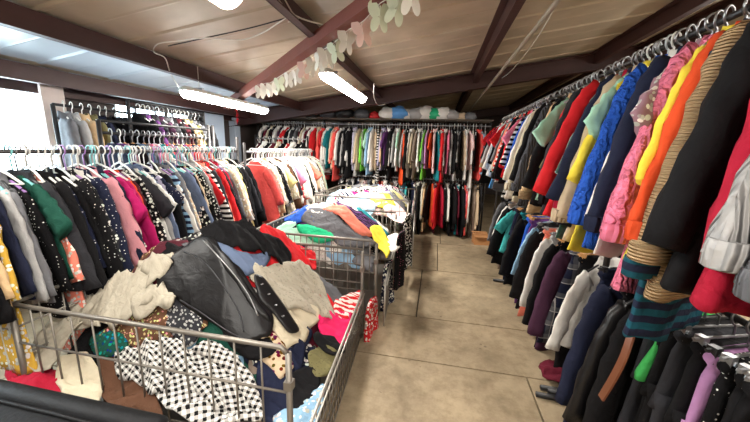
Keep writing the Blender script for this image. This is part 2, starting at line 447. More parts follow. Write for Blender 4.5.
# ------------------------------------------------------------------ lamps
em = bpy.data.materials.new('lit diffuser'); em.use_nodes = True
b = em.node_tree.nodes['Principled BSDF']; b.inputs['Base Color'].default_value = (.9, .9, .88, 1)
b.inputs['Emission Color'].default_value = (1, .97, .9, 1); b.inputs['Emission Strength'].default_value = 25
HOUS = base_mat('grey lamp housing', (196, 194, 186), .45)
def lamp(x, y0, y1, z, label, energy=20):
    t = thing('tube_light', label, 'light', (x, (y0 + y1) / 2, z), 0, 'long ceiling lamps')
    L = y1 - y0
    def trough(w, z0, z1, l):
        rs = []
        for i, (yy, s) in enumerate(((-l / 2, .6), (-l / 2 + .03, 1), (l / 2 - .03, 1), (l / 2, .6))):
            ring = []
            for k in range(12):
                a = PI * k / 11
                ring.append((math.cos(a) * w / 2 * s, yy, z0 + (z1 - z0) * math.sin(a) * s))
            rs.append(ring)
        return MB().rings(rs)
    build('housing', trough(.15, .012, .06, L), HOUS, t, True)
    build('diffuser', trough(.145, .012, -.06, L - .03), em, t, True)
    for yy in (-L * .35, L * .35):
        h = roof_z(x) - z - .02
        build('suspension_cord', MB().tube([(0, yy, .06), (0, yy, h)], .004, 5), HOUS, t, True)
        build('clip', MB().box((0, yy, .065), (.1, .03, .02)), CHROME, t)
    ld = bpy.data.lights.new('lamp_light', 'AREA'); ld.shape = 'RECTANGLE'; ld.size = .12; ld.size_y = L - .1; ld.energy = energy; ld.color = (1, .95, .87)
    lo = bpy.data.objects.new('lamp_light', ld); COL.objects.link(lo); lo.parent = t; lo.location = (0, 0, -.06)
    return t
lamp(-2.55, 2.86, 4.42, 2.1, 'long lit tube light hanging near the window wall')
lamp(-1.12, 3.05, 4.62, 2.29, 'lit tube light hanging below the butterfly garland', 60)
lamp(-.80, -.1, 1.2, 2.15, 'lit tube light cut by the top edge of the view', 12)
lamp(1.6, -1.4, -.1, 2.5, 'unseen added tube light hanging over the aisle rack behind the camera', 28)  # lamp added out of view to light the racks from the front
lamp(-2.5, -.3, 1.0, 2.1, 'unseen added tube light over the window-side rack near the camera', 12)  # added lamp outside the view, extra light on the window side
lamp(.3, -1.6, -.3, 2.3, 'unseen added tube light hanging behind the camera position', 28)  # second lamp added behind the camera for frontal light
lamp(3.15, .4, 1.9, 2.72, 'unseen added tube light hanging beyond the aisle rack, closer one', 45)  # unseen lamp added behind the rack to brighten the ceiling there
lamp(3.15, 3.4, 4.9, 2.72, 'unseen added tube light hanging beyond the aisle rack, by the end wall', 45)  # added unseen as well, for the farther stretch of that ceiling

# ------------------------------------------------------------------ butterflies and tinsel
gp = [(412, -8), (397, 4), (380, 12), (363, 29), (347, 38), (336, 48), (327, 54), (319, 58), (312, 64), (304, 67), (296, 74), (288, 77), (279, 82), (272, 87), (266, 88), (260, 90)]
gs = [on_roof(a, b, .30) for a, b in gp]
sp = [p + Vector((0, 0, .05)) for p in gs]
t = thing('butterfly_garland', 'paper butterfly garland strung under the ceiling along the red brace', 'garland', sp[0])
build('string', MB().tube([p - sp[0] for p in smooth_pts(sp, 4)], .003, 5), WHITEC, t, True)
PAPW = [base_mat('white print paper', (224, 220, 208), .8, var=.12), base_mat('pale green print paper', (206, 212, 186), .8, var=.15), base_mat('pink print paper', (222, 186, 174), .8, var=.12)]
for i, p in enumerate(gs):
    m = MB(); s = .105 - .0018 * i
    for sx in (-1, 1):
        for (cx_, cz_, rx, rz_, tilt) in ((.5, .35, .48, .6, .5), (.38, -.45, .36, .5, -.35)):
            v = []
            for k in range(14):
                a = 2 * PI * k / 14
                ux, uz = rx * math.cos(a), rz_ * math.sin(a)
                X_ = cx_ + ux * math.cos(tilt) + uz * math.sin(tilt) * .8; Z_ = cz_ - ux * math.sin(tilt) * .4 + uz * math.cos(tilt)
                v.append((sx * X_ * s * .75, abs(X_) * s * .25, Z_ * s))
            m.add(v, [tuple(range(14))])
    m.tube([(0, 0, -.5 * s), (0, 0, .55 * s)], .004, 5)
    o = build('butterfly', m, PAPW[(0, 1, 1, 2, 0, 1, 0, 0, 0, 2, 0, 0, 1, 0, 0, 0)[i]], t)
    o.location = p - sp[0] + Vector((0, 0, -.02)); o.rotation_euler = (0, R.uniform(-.3, .3), R.uniform(-.3, .9))
    so = o.modifiers.new('thick', 'SOLIDIFY'); so.thickness = .002
tp = at(237, 116, 1, 4.6)
m = MB()
for k in range(90):
    d = Vector((R.gauss(0, 1), R.gauss(0, 1), R.gauss(0, 1))).normalized()
    z = R.uniform(-.09, .09); c = Vector((0, 0, z))
    e = c + d * R.uniform(.04, .075); w = d.cross(Vector((0, 0, 1))).normalized() * .006
    m.add([c - w, c + w, e], [(0, 1, 2)])
t = thing('hanging_tinsel', 'red tinsel ornament hanging at the end of the window-side racks', 'ornament', tp)
build('tinsel', m, base_mat('red foil', (206, 20, 36), .3, .4), t)
build('thread', MB().tube([(0, 0, .05), (0, 0, roof_z(tp.x) - tp.z)], .003, 5), BLACKC, t)

# ------------------------------------------------------------------ garment meshes
GEO = {}
def body_geo(L, sh=.195, wm=.21, wh=.23, th=.032, kick=.0, fold=.012, seed=0, neck=.075, nr=30, n=36, top=-.085):
    rr = random.Random(seed); m = MB(); rings = []
    keys = [(top, neck), (top - .025, neck + .02), (top - .065, sh * .86), (top - .09, sh), (top - .32, wm), (-L * .75, (wm + wh) / 2), (-L, wh)]
    ph = [rr.uniform(0, 6.28) for _ in range(6)]; q = [rr.uniform(-3, 3) for _ in range(6)]
    for i in range(nr + 1):
        u = i / nr; z = top + (-L - top) * (u ** 1.25)
        w = interp(keys, z); tt = th * (.6 + .4 * sm(0, .25, u)); a = fold * (.25 + .75 * sm(.1, 1, u))
        kx = kick * max(0, (-z - .15) / (L - .15)) ** 1.3
        ring = []
        for k in range(n):
            an = 2 * PI * k / n; c, s = math.cos(an), math.sin(an)
            x = w * math.copysign(abs(c) ** .8, c); y = tt * math.copysign(abs(s) ** .9, s)
            xn = x / w
            f1 = math.sin(xn * 4 + ph[0] + z * q[0]) + .7 * math.sin(xn * 9 + ph[1] + z * q[1]) + .4 * math.sin(xn * 15 + ph[2])
            f2 = math.sin(xn * 7 + ph[3] + z * q[3])
            y += a * (f1 * .7 + math.copysign(1, s) * f2 * .35 * (1 - abs(c)))
            y += .016 * (fold / .012) * u ** .5 * (.5 - abs(noise.noise(Vector((x * 9 + z * 2.5 + seed, z * 3.2, seed * 1.3 + (4 if s > 0 else 0))))))
            x += .003 * math.sin(z * 17 + ph[4]) * u + kx
            ring.append((x, y, z + (.012 * math.sin(xn * 6 + ph[5]) if i == nr else 0)))
        rings.append(ring)
    return m.rings(rings)
def sleeve_geo(sh=.19, zs=-.20, Ls=.5, r0=.085, r1=.05, th=.036, spread=.03, kick=.0, seed=0, n=14, nr=15):
    rr = random.Random(seed); m = MB(); rings = []
    P0 = Vector((sh - .05, 0, zs)); P1 = Vector((sh + .045, 0, zs - .06)); P2 = Vector((sh + .055 + spread + kick * .6, rr.uniform(-.02, .02), zs - Ls))
    ph = [rr.uniform(0, 6.28) for _ in range(4)]
    for i in range(nr + 1):
        u = i / nr
        p = P0 * (1 - u) ** 2 + P1 * 2 * u * (1 - u) + P2 * u * u
        tg = ((P1 - P0) * (1 - u) + (P2 - P1) * u).normalized()
        nx = Vector((-tg.z, 0, tg.x)).normalized()
        r = r0 + (r1 - r0) * u ** .8; r *= 1 + .035 * math.sin(u * 19 + ph[0]) * sm(.1, .4, u)
        t_ = th * (1.0 - .2 * u)
        ring = []
        for k in range(n):
            an = 2 * PI * k / n; c, s = math.cos(an), math.sin(an)
            wr = .0025 * math.sin(an * 2 + u * 23 + ph[1]) * sm(0, .3, u) + .004 * math.sin(an * 3 - u * 31 + ph[2])
            ring.append(p + nx * (c * (r + wr)) + Vector((0, 1, 0)) * (s * (t_ * .85 + wr) + .012 * (.5 - abs(noise.noise(Vector((u * 4 + c, c * 2 + u * 3, seed + .5))))) * math.copysign(1, s)))
        rings.append(ring)
    return m.rings(rings)
def mirror(mb):
    m = MB(); m.add([(-x, y, z) for x, y, z in mb.v], [tuple(reversed(f)) for f in mb.f]); return m
def cached(key, fn, smooth=True):
    if key not in GEO: GEO[key] = fn().mesh(key[0], smooth)
    return GEO[key]
def hanger_geo():
    m = MB()
    m.tube([(-.195, 0, -.165), (-.1, 0, -.112), (0, 0, -.08), (.1, 0, -.112), (.195, 0, -.165)], .007, 6)
    m.tube([(-.19, 0, -.166), (.19, 0, -.166)], .004, 5)
    return m
def hook_geo(low=-.082):
    hook = [(0, 0, low), (0, 0, -.04)] + [(.032 * math.cos(a), 0, .008 + .032 * math.sin(a)) for a in [math.radians(d) for d in (-85, -60, -30, 0, 30, 60, 90, 120, 150, 175)]]
    return MB().tube(hook, .0042, 6)
def add_hanger(t, hang, clip, drop=0):
    h = link('hanger', cached(('clip_hanger',), clip_hanger_geo, False) if clip else cached(('hanger',), hanger_geo), hang, t)
    link('hook', cached(('hook', drop), lambda: hook_geo(-.082 - drop)), CHROME if hang in (PLASTB, WOODH, CHROME) else hang, h, (0, 0, drop))
def clip_hanger_geo():
    m = MB()
    m.tube([(-.19, 0, -.07), (.19, 0, -.07)], .006, 6)
    for s in (-1, 1): m.box((s * .15, 0, -.09), (.03, .03, .06)); m.tube([(s * .15, -.02, -.085), (s * .15, .02, -.085)], .008, 6)
    return m
def collar_geo(seed=0, th=.03):
    m = MB(); rings = []
    for (z, s) in ((-.12, 1.25), (-.09, 1.05), (-.062, .98), (-.06, .9), (-.085, .85)):
        rings.append([(.085 * s * math.cos(2 * PI * k / 18), (th + .012) * s * math.sin(2 * PI * k / 18), z - .012 * math.cos(4 * PI * k / 18)) for k in range(18)])
    return m.rings(rings, False)

KIND = {  # L, sh, wm, wh, th, fold, sleeve length, r0, r1, spread, sleeve thickness
 'shirt':    (.76, .19, .21, .225, .026, .010, .52, .078, .048, .03, .026),
 'blouse':   (.68, .185, .21, .235, .026, .012, .20, .085, .075, .06, .028),
 'tee':      (.70, .185, .21, .225, .026, .010, .46, .075, .050, .03, .026),
 'sweater':  (.76, .20, .225, .225, .036, .010, .54, .092, .055, .04, .042),
 'cardigan': (.82, .20, .225, .235, .034, .012, .54, .090, .055, .04, .040),
 'jacket':   (.76, .205, .225, .235, .040, .008, .56, .092, .062, .04, .044),
 'coat':     (1.02, .21, .23, .27, .042, .012, .60, .095, .066, .05, .046),
 'dress':    (1.02, .17, .19, .27, .028, .018, .16, .075, .065, .04, .026),
 'tunic':    (.88, .185, .21, .245, .028, .014, .42, .078, .055, .04, .028),
 'trousers': (1.0,), 'skirt': (.72,),
}
LONGNAME = {'shirt': 'hanging_shirt', 'blouse': 'hanging_blouse', 'tee': 'hanging_tee', 'sweater': 'hanging_sweater', 'cardigan': 'hanging_cardigan', 'jacket': 'hanging_jacket',
            'coat': 'hanging_coat', 'dress': 'hanging_dress', 'tunic': 'hanging_tunic', 'trousers': 'hanging_trousers', 'skirt': 'hanging_skirt'}
LETTER = {'s': 'shirt', 'b': 'blouse', 't': 'tee', 'w': 'sweater', 'g': 'cardigan', 'j': 'jacket', 'c': 'coat', 'd': 'dress', 'u': 'tunic', 'p': 'trousers', 'k': 'skirt'}
NV = 6
def garment(kind, spec, loc, rz, hang=PLASTW, var=None, lmul=1., kick=0., fat=1., detail=0, lean=0., drop=0.):
    var = R.randrange(NV) if var is None else var
    t = bpy.data.objects.new(LONGNAME[kind], None); COL.objects.link(t); t.empty_display_size = .03
    t.location = (loc[0], loc[1], loc[2] - drop); t.rotation_euler = (R.uniform(-.03, .03), lean, rz)
    fm = fabric(spec)
    fat = .55 + .3 * fat; lm = round(lmul * 8) / 8; kk = round(kick * 20) / 20; ft = round(fat * 8) / 8
    key = (kind, var, lm, kk, ft)
    if kind in ('trousers', 'skirt'):
        add_hanger(t, hang, True, drop)
        L = KIND[kind][0] * lm
        if kind == 'skirt':
            link('skirt_panel', cached(('skirt_panel',) + key, lambda: body_geo(L, .165, .20, .25, .03 * ft, kk, .02, var + 40, .16, 18, 28)), fm, t)
            link('waistband', cached(('waistband', ft), lambda: body_geo(.14, .168, .17, .17, .034 * ft, 0, 0, 1, .162, 4, 20, -.08)), fm, t)
        else:
            link('waist', cached(('waist',) + key, lambda: body_geo(.42, .17, .19, .20, .034 * ft, kk * .3, .008, var + 50, .165, 8, 24)), fm, t)
            link('waistband', cached(('waistband', ft), lambda: body_geo(.14, .168, .17, .17, .036 * ft, 0, 0, 1, .162, 4, 20, -.08)), fm, t)
            for s in (-1, 1):
                def leg(s=s):
                    rr = random.Random(var * 3 + s); rings = []; ph = rr.uniform(0, 6)
                    for i in range(16):
                        u = i / 15; z = -.36 - (L - .36) * u
                        r = .10 - .025 * u + .004 * math.sin(u * 21 + ph); tt = .034 * ft * (1 - .2 * u)
                        cx_ = s * (.095 + .012 * u) + kk * (.25 + .75 * u)
                        rings.append([(cx_ + r * math.cos(2 * PI * k / 16), tt * math.sin(2 * PI * k / 16) + s * .012 + .008 * math.sin(u * 6 + ph) + .005 * math.sin(4 * PI * k / 16 + u * 9), z) for k in range(16)])
                    return MB().rings(rings)
                link('leg', cached(('leg', s) + key, leg), fm, t)
        return t
    L, sh, wm, wh, th, fold, Ls, r0, r1, spd, st = KIND[kind]
    L *= lm
    add_hanger(t, hang, False, drop)
    link('body', cached(('body',) + key, lambda: body_geo(L, sh, wm, wh, th * ft, kk, fold, var * 7 + 1)), fm, t)
    Lsl = Ls * (.5 + .5 * lm)
    sa = (('sleeve',) + key)
    link('sleeve', cached(sa, lambda: sleeve_geo(sh, -.205, Lsl, r0 * (.7 + .3 * ft), r1 * (.7 + .3 * ft), st * ft, spd, kk, var)), fm, t)
    link('sleeve', cached(('sleeve_m',) + key, lambda: mirror(sleeve_geo(sh, -.205, Lsl, r0, r1, st * ft, .0, -.04, var + 9))), fm, t)
    if kind in ('shirt', 'jacket', 'coat', 'cardigan') or detail:
        link('collar', cached(('collar', ft), lambda: collar_geo(0, .03 * ft)), fm, t)
    if detail and kind in ('sweater', 'cardigan', 'jacket'):
        x2 = sh + .055 + spd + kk * .6
        def cuff():
            rings = []
            for z, s in ((0, 1), (-.02, 1.03), (-.06, .98), (-.065, .8)):
                rings.append([(x2 + (r1 * (.7 + .3 * ft) + .004) * s * math.cos(2 * PI * k / 16), (st * ft * .82 + .004) * s * math.sin(2 * PI * k / 16), -.205 - Lsl + .045 + z) for k in range(16)])
            return MB().rings(rings)
        a, _, p = parse(spec)
        link('cuff', cached(('cuff',) + key, cuff), fabric((a + ':rib') if p in ('plain', 'rib', 'cable') else spec), t)
    return t

# ------------------------------------------------------------------ rows of clothes
ORD = ['first', 'second', 'third', 'fourth', 'fifth', 'sixth', 'seventh', 'eighth', 'ninth', 'tenth', 'eleventh', 'twelfth', 'thirteenth', 'fourteenth', 'fifteenth', 'sixteenth', 'seventeenth', 'eighteenth', 'nineteenth', 'twentieth']
TENS = {2: 'twenty', 3: 'thirty', 4: 'forty', 5: 'fifty', 6: 'sixty', 7: 'seventy', 8: 'eighty', 9: 'ninety'}
def ordinal(i):
    if i < 20: return ORD[i]
    n = i + 1; a, b = divmod(n, 10)
    if b == 0: return TENS[a][:-1] + 'ieth'
    return TENS[a] + '-' + ORD[b - 1]
ROWS = []       # (place, end, group, [(obj, kind, desc)])
def finish_row(place, end, group, items):
    ROWS.append((place, end, group, items))
def label_rows():
    labels = {}
    for place, end, group, items in ROWS:
        n = len(items)
        for i, (o, kind, desc) in enumerate(items):
            a = items[i - 1][2] if i else None; b = items[i + 1][2] if i < n - 1 else None
            a = a.split(' and ')[0] if a else a; b = b.split(' and ')[0] if b else b
            if a and b: lb = f'{desc} {kind} between {a} and {b} ones on {place}'
            else: lb = f'{desc} {kind} at the end of {place}'
            labels.setdefault(lb, []).append((o, f'{desc} {kind} on {place}, {ordinal(i)} from {end}'))
            o['category'] = kind; o['group'] = group
    for lb, os in labels.items():
        for o, alt in os:
            o['label'] = lb if len(os) == 1 and len(lb.replace('-', ' ').split()) <= 15 else alt

def row(spec, place, end, group, axis, fixed, z, rot, p0=None, p1=None, yaws=(0, 0), hangs=None, fat=1., kick=0., lmul=1., detail=0, jl=.1, pos=None, leans=(0, 0), drop=0.):
    parts = [s.strip() for s in spec.split(',') if s.strip()]
    items = []; n = len(parts)
    for i, s in enumerate(parts):
        tok = s.split('|'); kind = LETTER[tok[0]]; col = tok[1]
        lm = lmul * (float(tok[2]) if len(tok) > 2 and tok[2] else 1 + R.uniform(-jl, jl))
        u = pos[i] if pos else p0 + (p1 - p0) * i / max(1, n - 1) + R.uniform(-.012, .012)
        loc = (fixed, u, z) if axis == 'y' else (u, fixed, z)
        hg = R.choice(hangs or [PLASTW])
        ft = float(tok[3]) if len(tok) > 3 else fat
        o = garment(kind, col, loc, rot + R.uniform(*yaws), hg, None, lm, kick, ft, detail, R.uniform(*leans), drop)
        items.append((o, kind, describe(col)))
    finish_row(place, end, group, items)
    return items

def ypos(px, py, X):  # where along the aisle a line of sight meets the plane of the sleeves
    return at(px, py, 0, X).y
rad = math.radians

# --- aisle rack, upper rail
RX, RZ = 1.0, 2.1
near = [ # px at eye level of the aisle-side edge
 (860, 'g|grey:rib|1.1|2'), (812, 'g|grey:rib|1.15|2.2'), (796, 'w|light grey:rib|1.0|1.6'), (738, 'c|crimson|.9|2.2'), (708, 'c|black|.93|2.3'), (678, 'w|tan:rib|1.22|2.8'), (664, 'w|navy/dark teal:stripe|1.5|1.6'), (658, 'g|orange|1.15|1.4'),
 (648, 'u|yellow|1.05|1.6'), (634, 'g|pink:cable|1.2|2.2'), (627, 'b|mauve:floral|1.1|1.3'), (615, 'j|navy|1.15|2.2'), (607, 's|white|1.2|1.5'), (597, 'w|blue:cable|1.3|2.1'),
 (593, 't|grey:paisley|1.2|1.2'), (588, 'u|yellow|1.15|1.5'), (584, 'b|mint|1.1|1.5'), (580, 'j|beige|1.2|1.4'), (576, 'c|navy|.9|1.6'), (572, 'j|crimson|1.1|1.3'), (569, 'u|dark green:velvet|1.1|1.6'), (563, 'c|red|.88|1.8'),
 (556, 'j|black|1.15|1.4'), (550, 'c|charcoal|.9|1.8'), (545, 'u|olive|1.05|1.3'), (541, 's|red|1.15|1.3'), (538, 'b|mint|1.25|1.4'), (534, 'c|black|.88|1.5'), (531, 'j|tan|1.2|1.6'), (527, 'w|dark grey:rib|1.2|1.5'), (522, 'c|black|.88|1.7'),
 (516, 'j|cream|1.2|1.7'), (512, 's|white|1.2|1.4')]
pos = [ypos(px, 155, .67) + .21 for px, _ in near]
y = pos[-1]
far = 's|light grey,t|blue,u|white/black:stripe,b|pink,t|red,j|black,s|white/red:stripe,t|teal,t|salmon,u|grey,s|cream,b|red,t|black,u|sky blue,s|white,t|pale pink,b|crimson,t|light grey,u|black,s|tan,t|white,b|red,t|grey'.split(',')
far = [f + ('' if f.count('|') > 1 else '|1.1|1.2') for f in far]
fpos = [y + .1 + (5.45 - y - .1) * i / (len(far) - 1) for i in range(len(far))]
METALH = CHROME
items = row(','.join([s for _, s in near] + far), "the aisle rack's top rail", 'the near end', "clothes on the aisle rack's top rail", 'y', RX, RZ, rad(180 + 32), pos=pos + fpos, yaws=(rad(-4), rad(4)),
    hangs=[METALH, METALH, PLASTB, PLASTW, PLASTC], kick=.1, detail=1, leans=(-.1, -.03))
# --- aisle rack, lower rail
LX, LZ = 1.13, 1.02
low = [(800, 't|coral|.9|1.5'), (770, 'b|beige|.8|1.4'), (745, 'p|black:denim|.9|1.8'), (728, 'p|black|.9|1.6'), (712, 'p|black:dots|.9|1.5'), (700, 'p|lilac|.85|1.6'), (684, 'p|black|.95|1.9'), (668, 'p|charcoal|.95|1.9'), (655, 'p|black|.95|1.9'),
 (645, 'p|black|.95|1.7'), (636, 'p|charcoal|.9|1.5'), (644, 'k|green|.5|1.3'), (621, 'j|black|1.1|1.8'), (610, 'j|black:leather|1.1|1.8'), (600, 'p|black|.95|1.7'), (590, 'c|navy|.95|2.2'), (580, 'p|navy|.95|1.6'), (568, 's|white|.9|1.9'),
 (561, 'p|black|.95|1.5'), (553, 'k|navy:plaid|1.1|1.9'), (546, 'c|plum|.93|1.9'), (541, 'p|black|.95|1.5'), (537, 'j|black|1.1|1.5'), (533, 'p|light grey|.95|1.4'), (529, 's|white|1.1|1.4'), (526, 'k|salmon|1.25|1.4'), (522, 'c|black|.9|1.7'),
 (519, 'p|charcoal|.95|1.4'), (516, 'u|light blue|1|1.3'), (513, 'p|purple|.95|1.4'), (510, 'p|blue|.92|1.5'), (507, 'c|black|.9|1.7'), (504, 'k|teal|1|1.3'), (501, 'p|black|.95|1.5'), (499, 'p|navy|.95|1.5'), (497, 'b|turquoise|1|1.3'), (495, 'c|black|.9|1.6'),
 (493, 'p|taupe|.95|1.4'), (491, 'u|white|1|1.4'), (489, 'p|black|.95|1.4'), (487, 's|grey|1|1.3'), (486, 'p|black|.95|1.4')]
pos = [ypos(px, 250, .82) + .13 for px, _ in low]
lowitems = row(','.join(s for _, s in low), "the aisle rack's lower rail", 'the near end', "clothes on the aisle rack's lower rail", 'y', LX, LZ, rad(180 + 24), pos=pos, yaws=(rad(-5), rad(5)),
    hangs=[METALH, PLASTB, PLASTB, METALH, WOODH], kick=.06, leans=(-.05, .0))
# buttons on the white shirt
for o, kind, desc in lowitems:
    if kind == 'shirt' and desc == 'white':
        for k in range(5): build('button', MB().tube([(.10 - .004 * k, .052, -.24 - .1 * k), (.10 - .004 * k, .068, -.24 - .1 * k)], .009, 8), BLACKM, o)
        break
# --- end wall rack
BY, BZ = 6.05, 2.04
up = ('t|black,s|white,u|burgundy,t|black,s|cream,j|black,t|light grey,s|white,t|plum,t|navy,s|white,b|red,u|black,t|white,j|charcoal,s|grey,t|maroon,b|cream,'
      't|black,s|white,u|burgundy,s|white,t|red,s|beige,b|red,u|coral,t|white,s|white,b|teal,t|cream,s|salmon,u|coral,t|white,s|light grey,j|black,t|white,c|black|.85,s|lavender,u|light grey,t|beige,b|sage,t|lime green,b|mint,'
      's|light blue,t|white,b|beige,u|black/white:stripe,t|tan,s|lavender,b|purple,s|white,c|black|.9,t|light grey,s|white,b|mint,u|orange,t|light grey,c|black|.9,s|white,t|cream,u|taupe,s|white,t|grey,u|lime green,t|lilac,b|orange,'
      's|pale pink,u|teal,t|white,c|red|.88,s|white,b|pink,t|light grey,j|black,u|light grey,s|charcoal,t|beige,s|white,b|pale pink,u|white,t|black,s|coral,b|light blue,u|light grey')
row(up, "the end wall rack's top rail", 'the window end', "clothes on the end wall rack's top rail", 'x', BY, BZ, rad(-90), -3.55, .80, yaws=(rad(-14), rad(14)), hangs=[METALH, PLASTW, PLASTC], fat=1.0, lmul=1.18, kick=.05, jl=.1)
lo = ('t|black,s|grey,j|black,s|white,t|charcoal,s|light grey,t|black,p|navy,s|taupe,t|white,b|pale pink,s|grey,t|charcoal,s|cream,p|black,t|red,b|salmon,s|white,t|black,u|beige,p|brown,s|light grey,t|navy,p|sage,u|light blue,s|turquoise,p|black,c|navy|.9,'
      'u|pale pink,s|white,p|black,s|ivory,u|tan,t|black,u|orange,p|maroon,c|red|.85,u|crimson,t|black,s|white,p|black,c|black|.85,u|burgundy,p|teal,c|black|.9,u|coral,t|pink,s|white,p|taupe,s|beige,p|charcoal')
row(lo, "the end wall rack's lower rail", 'the window end', "clothes on the end wall rack's lower rail", 'x', BY, 1.05, rad(-90), -1.9, .80, yaws=(rad(-14), rad(14)), hangs=[METALH, PLASTB, PLASTW], fat=1.2, lmul=1.05, kick=.04)
# --- window-side rack beside the wire bins
WX, WZ = -2.36, 1.52
ls = ('s|pale pink|1,t|tan,j|black,u|gold:floral|1.3,t|navy,s|grey,t|black:dots|1.3|1.4,b|dark green|1|1.6,t|charcoal,u|salmon:floral|1.35|1.5,j|black|1.25|1.5,t|black,j|black/white:dots|1.2|1.4,u|charcoal:floral|1.2,c|navy:dots|.95|1.6,'
      'c|dusty pink|1|1.7,j|navy,b|magenta|1.1|2,t|magenta,u|orange|1.15|1.4,t|black:floral|1.2|1.5,b|charcoal|1.2|1.5,b|white,t|light grey,d|navy:dots|.95|1.8,s|lavender,t|white,w|light blue/navy:stripe|1.15|1.8,g|grey|1.3|1.8,j|slate blue,t|black,'
      'u|black:floral|1.25|1.5,t|beige,u|black/white:paisley|1.2|1.5,t|black,b|red|1.3|1.4,u|black/white:stripe|1.15|1.7,s|salmon,g|red|1.25|1.5,t|olive,u|charcoal:leopard|1.2|1.4,s|crimson|1.25,t|grey,u|beige:floral|1.25|1.6,t|taupe,'
      'g|pale yellow|1.35|1.7,j|black|1.3,t|charcoal,j|black|1.35|1.5,c|black|.9|1.6')
EX = 't|black,s|light grey,j|charcoal,t|navy:dots,s|white,u|black:floral,t|maroon,s|slate blue,j|black,t|beige:floral'.split(',')
L0 = ls.split(','); L1 = []
for q, it in enumerate(L0):
    L1.append(it)
    if q % 3 == 1: L1.append(EX[(q // 3) % len(EX)])
ls = ','.join(L1)
row(ls, 'the window-side rail', 'the big window end', 'clothes on the window-side rail', 'y', WX, WZ, 0, 1.02, 3.34, yaws=(rad(-16), rad(-2)),
    hangs=[PLASTW, PLASTW, PLASTC, PLASTT, PLASTW, PLASTP, PLASTB], fat=1.0, kick=.1, jl=.08, leans=(-.10, -.02), drop=.05)
# --- continuation rail behind
ms = ('u|coral|1|1.6,t|crimson,u|beige:floral,s|tan|1.1,u|cream,u|black:dots|1.15|1.6,t|white,s|cream|1.1,b|pale yellow,u|cream:floral,j|brown,u|charcoal,s|white,b|pink,u|red:floral|1.1|1.4,t|white:floral,s|pale pink,t|salmon|1.1,u|white:floral,s|white|1.1|1.4,t|black,s|ivory|1.1,u|white:floral,t|black:floral|1.1,'
      's|white|1.1|1.4,b|salmon,u|beige,t|light grey,s|white|1.1,u|white/black:paisley,t|black,s|cream,t|mint|1.1|1.4,s|white')
row(ms, 'the rail behind the middle bin', 'its coral end', 'clothes on the rail behind the middle bin', 'y', -2.3, WZ - .01, 0, 3.68, 5.5, yaws=(rad(-14), rad(0)), hangs=[PLASTW, PLASTW, PLASTC], fat=1.1, kick=.1, drop=.04)
# --- rack by the windows
row('j|grey|1.1|1.8,j|light grey|1,c|tan|.85|1.8,j|olive|1,c|navy|.85|1.5,j|black|1,j|black|1,c|charcoal|.85,j|black', 'the rail by the pale board', 'the big window', 'coats by the pale board', 'y', -3.4, 1.9, 0, 2.38, 3.0,
    yaws=(rad(-30), rad(-15)), hangs=[PLASTW], fat=1.3, kick=.05)
row('c|black|.85,c|purple|.85,j|black,c|charcoal|.85,j|plum,j|dark grey,j|grey,c|black|.8,j|maroon,c|black|.8,j|tan,j|olive,j|grey,c|charcoal|.8,j|black', 'the black framed rack, upper rail', 'the pale board', 'coats on the black framed rack', 'y', -3.1, 1.94, 0, 2.85, 3.7,
    yaws=(rad(-25), rad(-10)), hangs=[PLASTB, PLASTW], fat=1.3)
row('b|navy,t|purple,u|mauve,b|black,t|denim blue,u|grey,t|pink,b|white,u|teal,t|red,b|lavender,t|charcoal,u|beige,t|purple,b|coral,u|navy,t|grey,b|rust,t|white,u|black', 'the black framed rack, lower rail', 'the pale board', 'tops on the black framed rack', 'y', -2.8, 1.66, 0, 2.3, 3.42,
    yaws=(rad(-25), rad(-10)), hangs=[PLASTW, PLASTC, WOODH], fat=1.1)
row('t|maroon,s|white,u|black,t|burgundy,s|cream,b|black,t|red,s|white,u|black,j|black', 'the low rail before the end wall', 'the window end', 'tops on the low rail before the end wall', 'x', 5.5, 1.72, rad(-90), -3.3, -2.45,
    yaws=(rad(-14), rad(14)), hangs=[PLASTW], fat=1.1)
label_rows()
# loose hangers
lp = cached(('hanger',), hanger_geo, True)
def loose(n, x, y0, y1, z, mats, label, group, rot=0):
    for i in range(n):
        mt = R.choice(mats); o = link('empty_hanger', lp, mt, None, (x, y0 + (y1 - y0) * (i + .5) / n + R.uniform(-.02, .02), z), (0, 0, rot + R.uniform(-.5, .1)))
        link('hook', cached(('hook', 0), hook_geo), CHROME if mt in (PLASTB, CHROME) else mt, o)
        tag(o, label, 'hanger', group)
loose(16, WX, 1.05, 3.3, WZ, [PLASTW, PLASTW, PLASTC], 'empty pale plastic hanger crowded among clothes on the window-side rail', 'empty hangers on the window-side rail')
loose(14, -2.3, 3.55, 5.5, WZ - .01, [PLASTW], 'empty white hanger crowded on the rail behind the middle bin', 'empty hangers behind the middle bin')

loose(22, RX, 1.3, 4.6, RZ, [CHROME, CHROME, PLASTB], "bare hanger hook crowded among clothes on the aisle rack's top rail", "empty hangers on the aisle rack's top rail", rad(205))
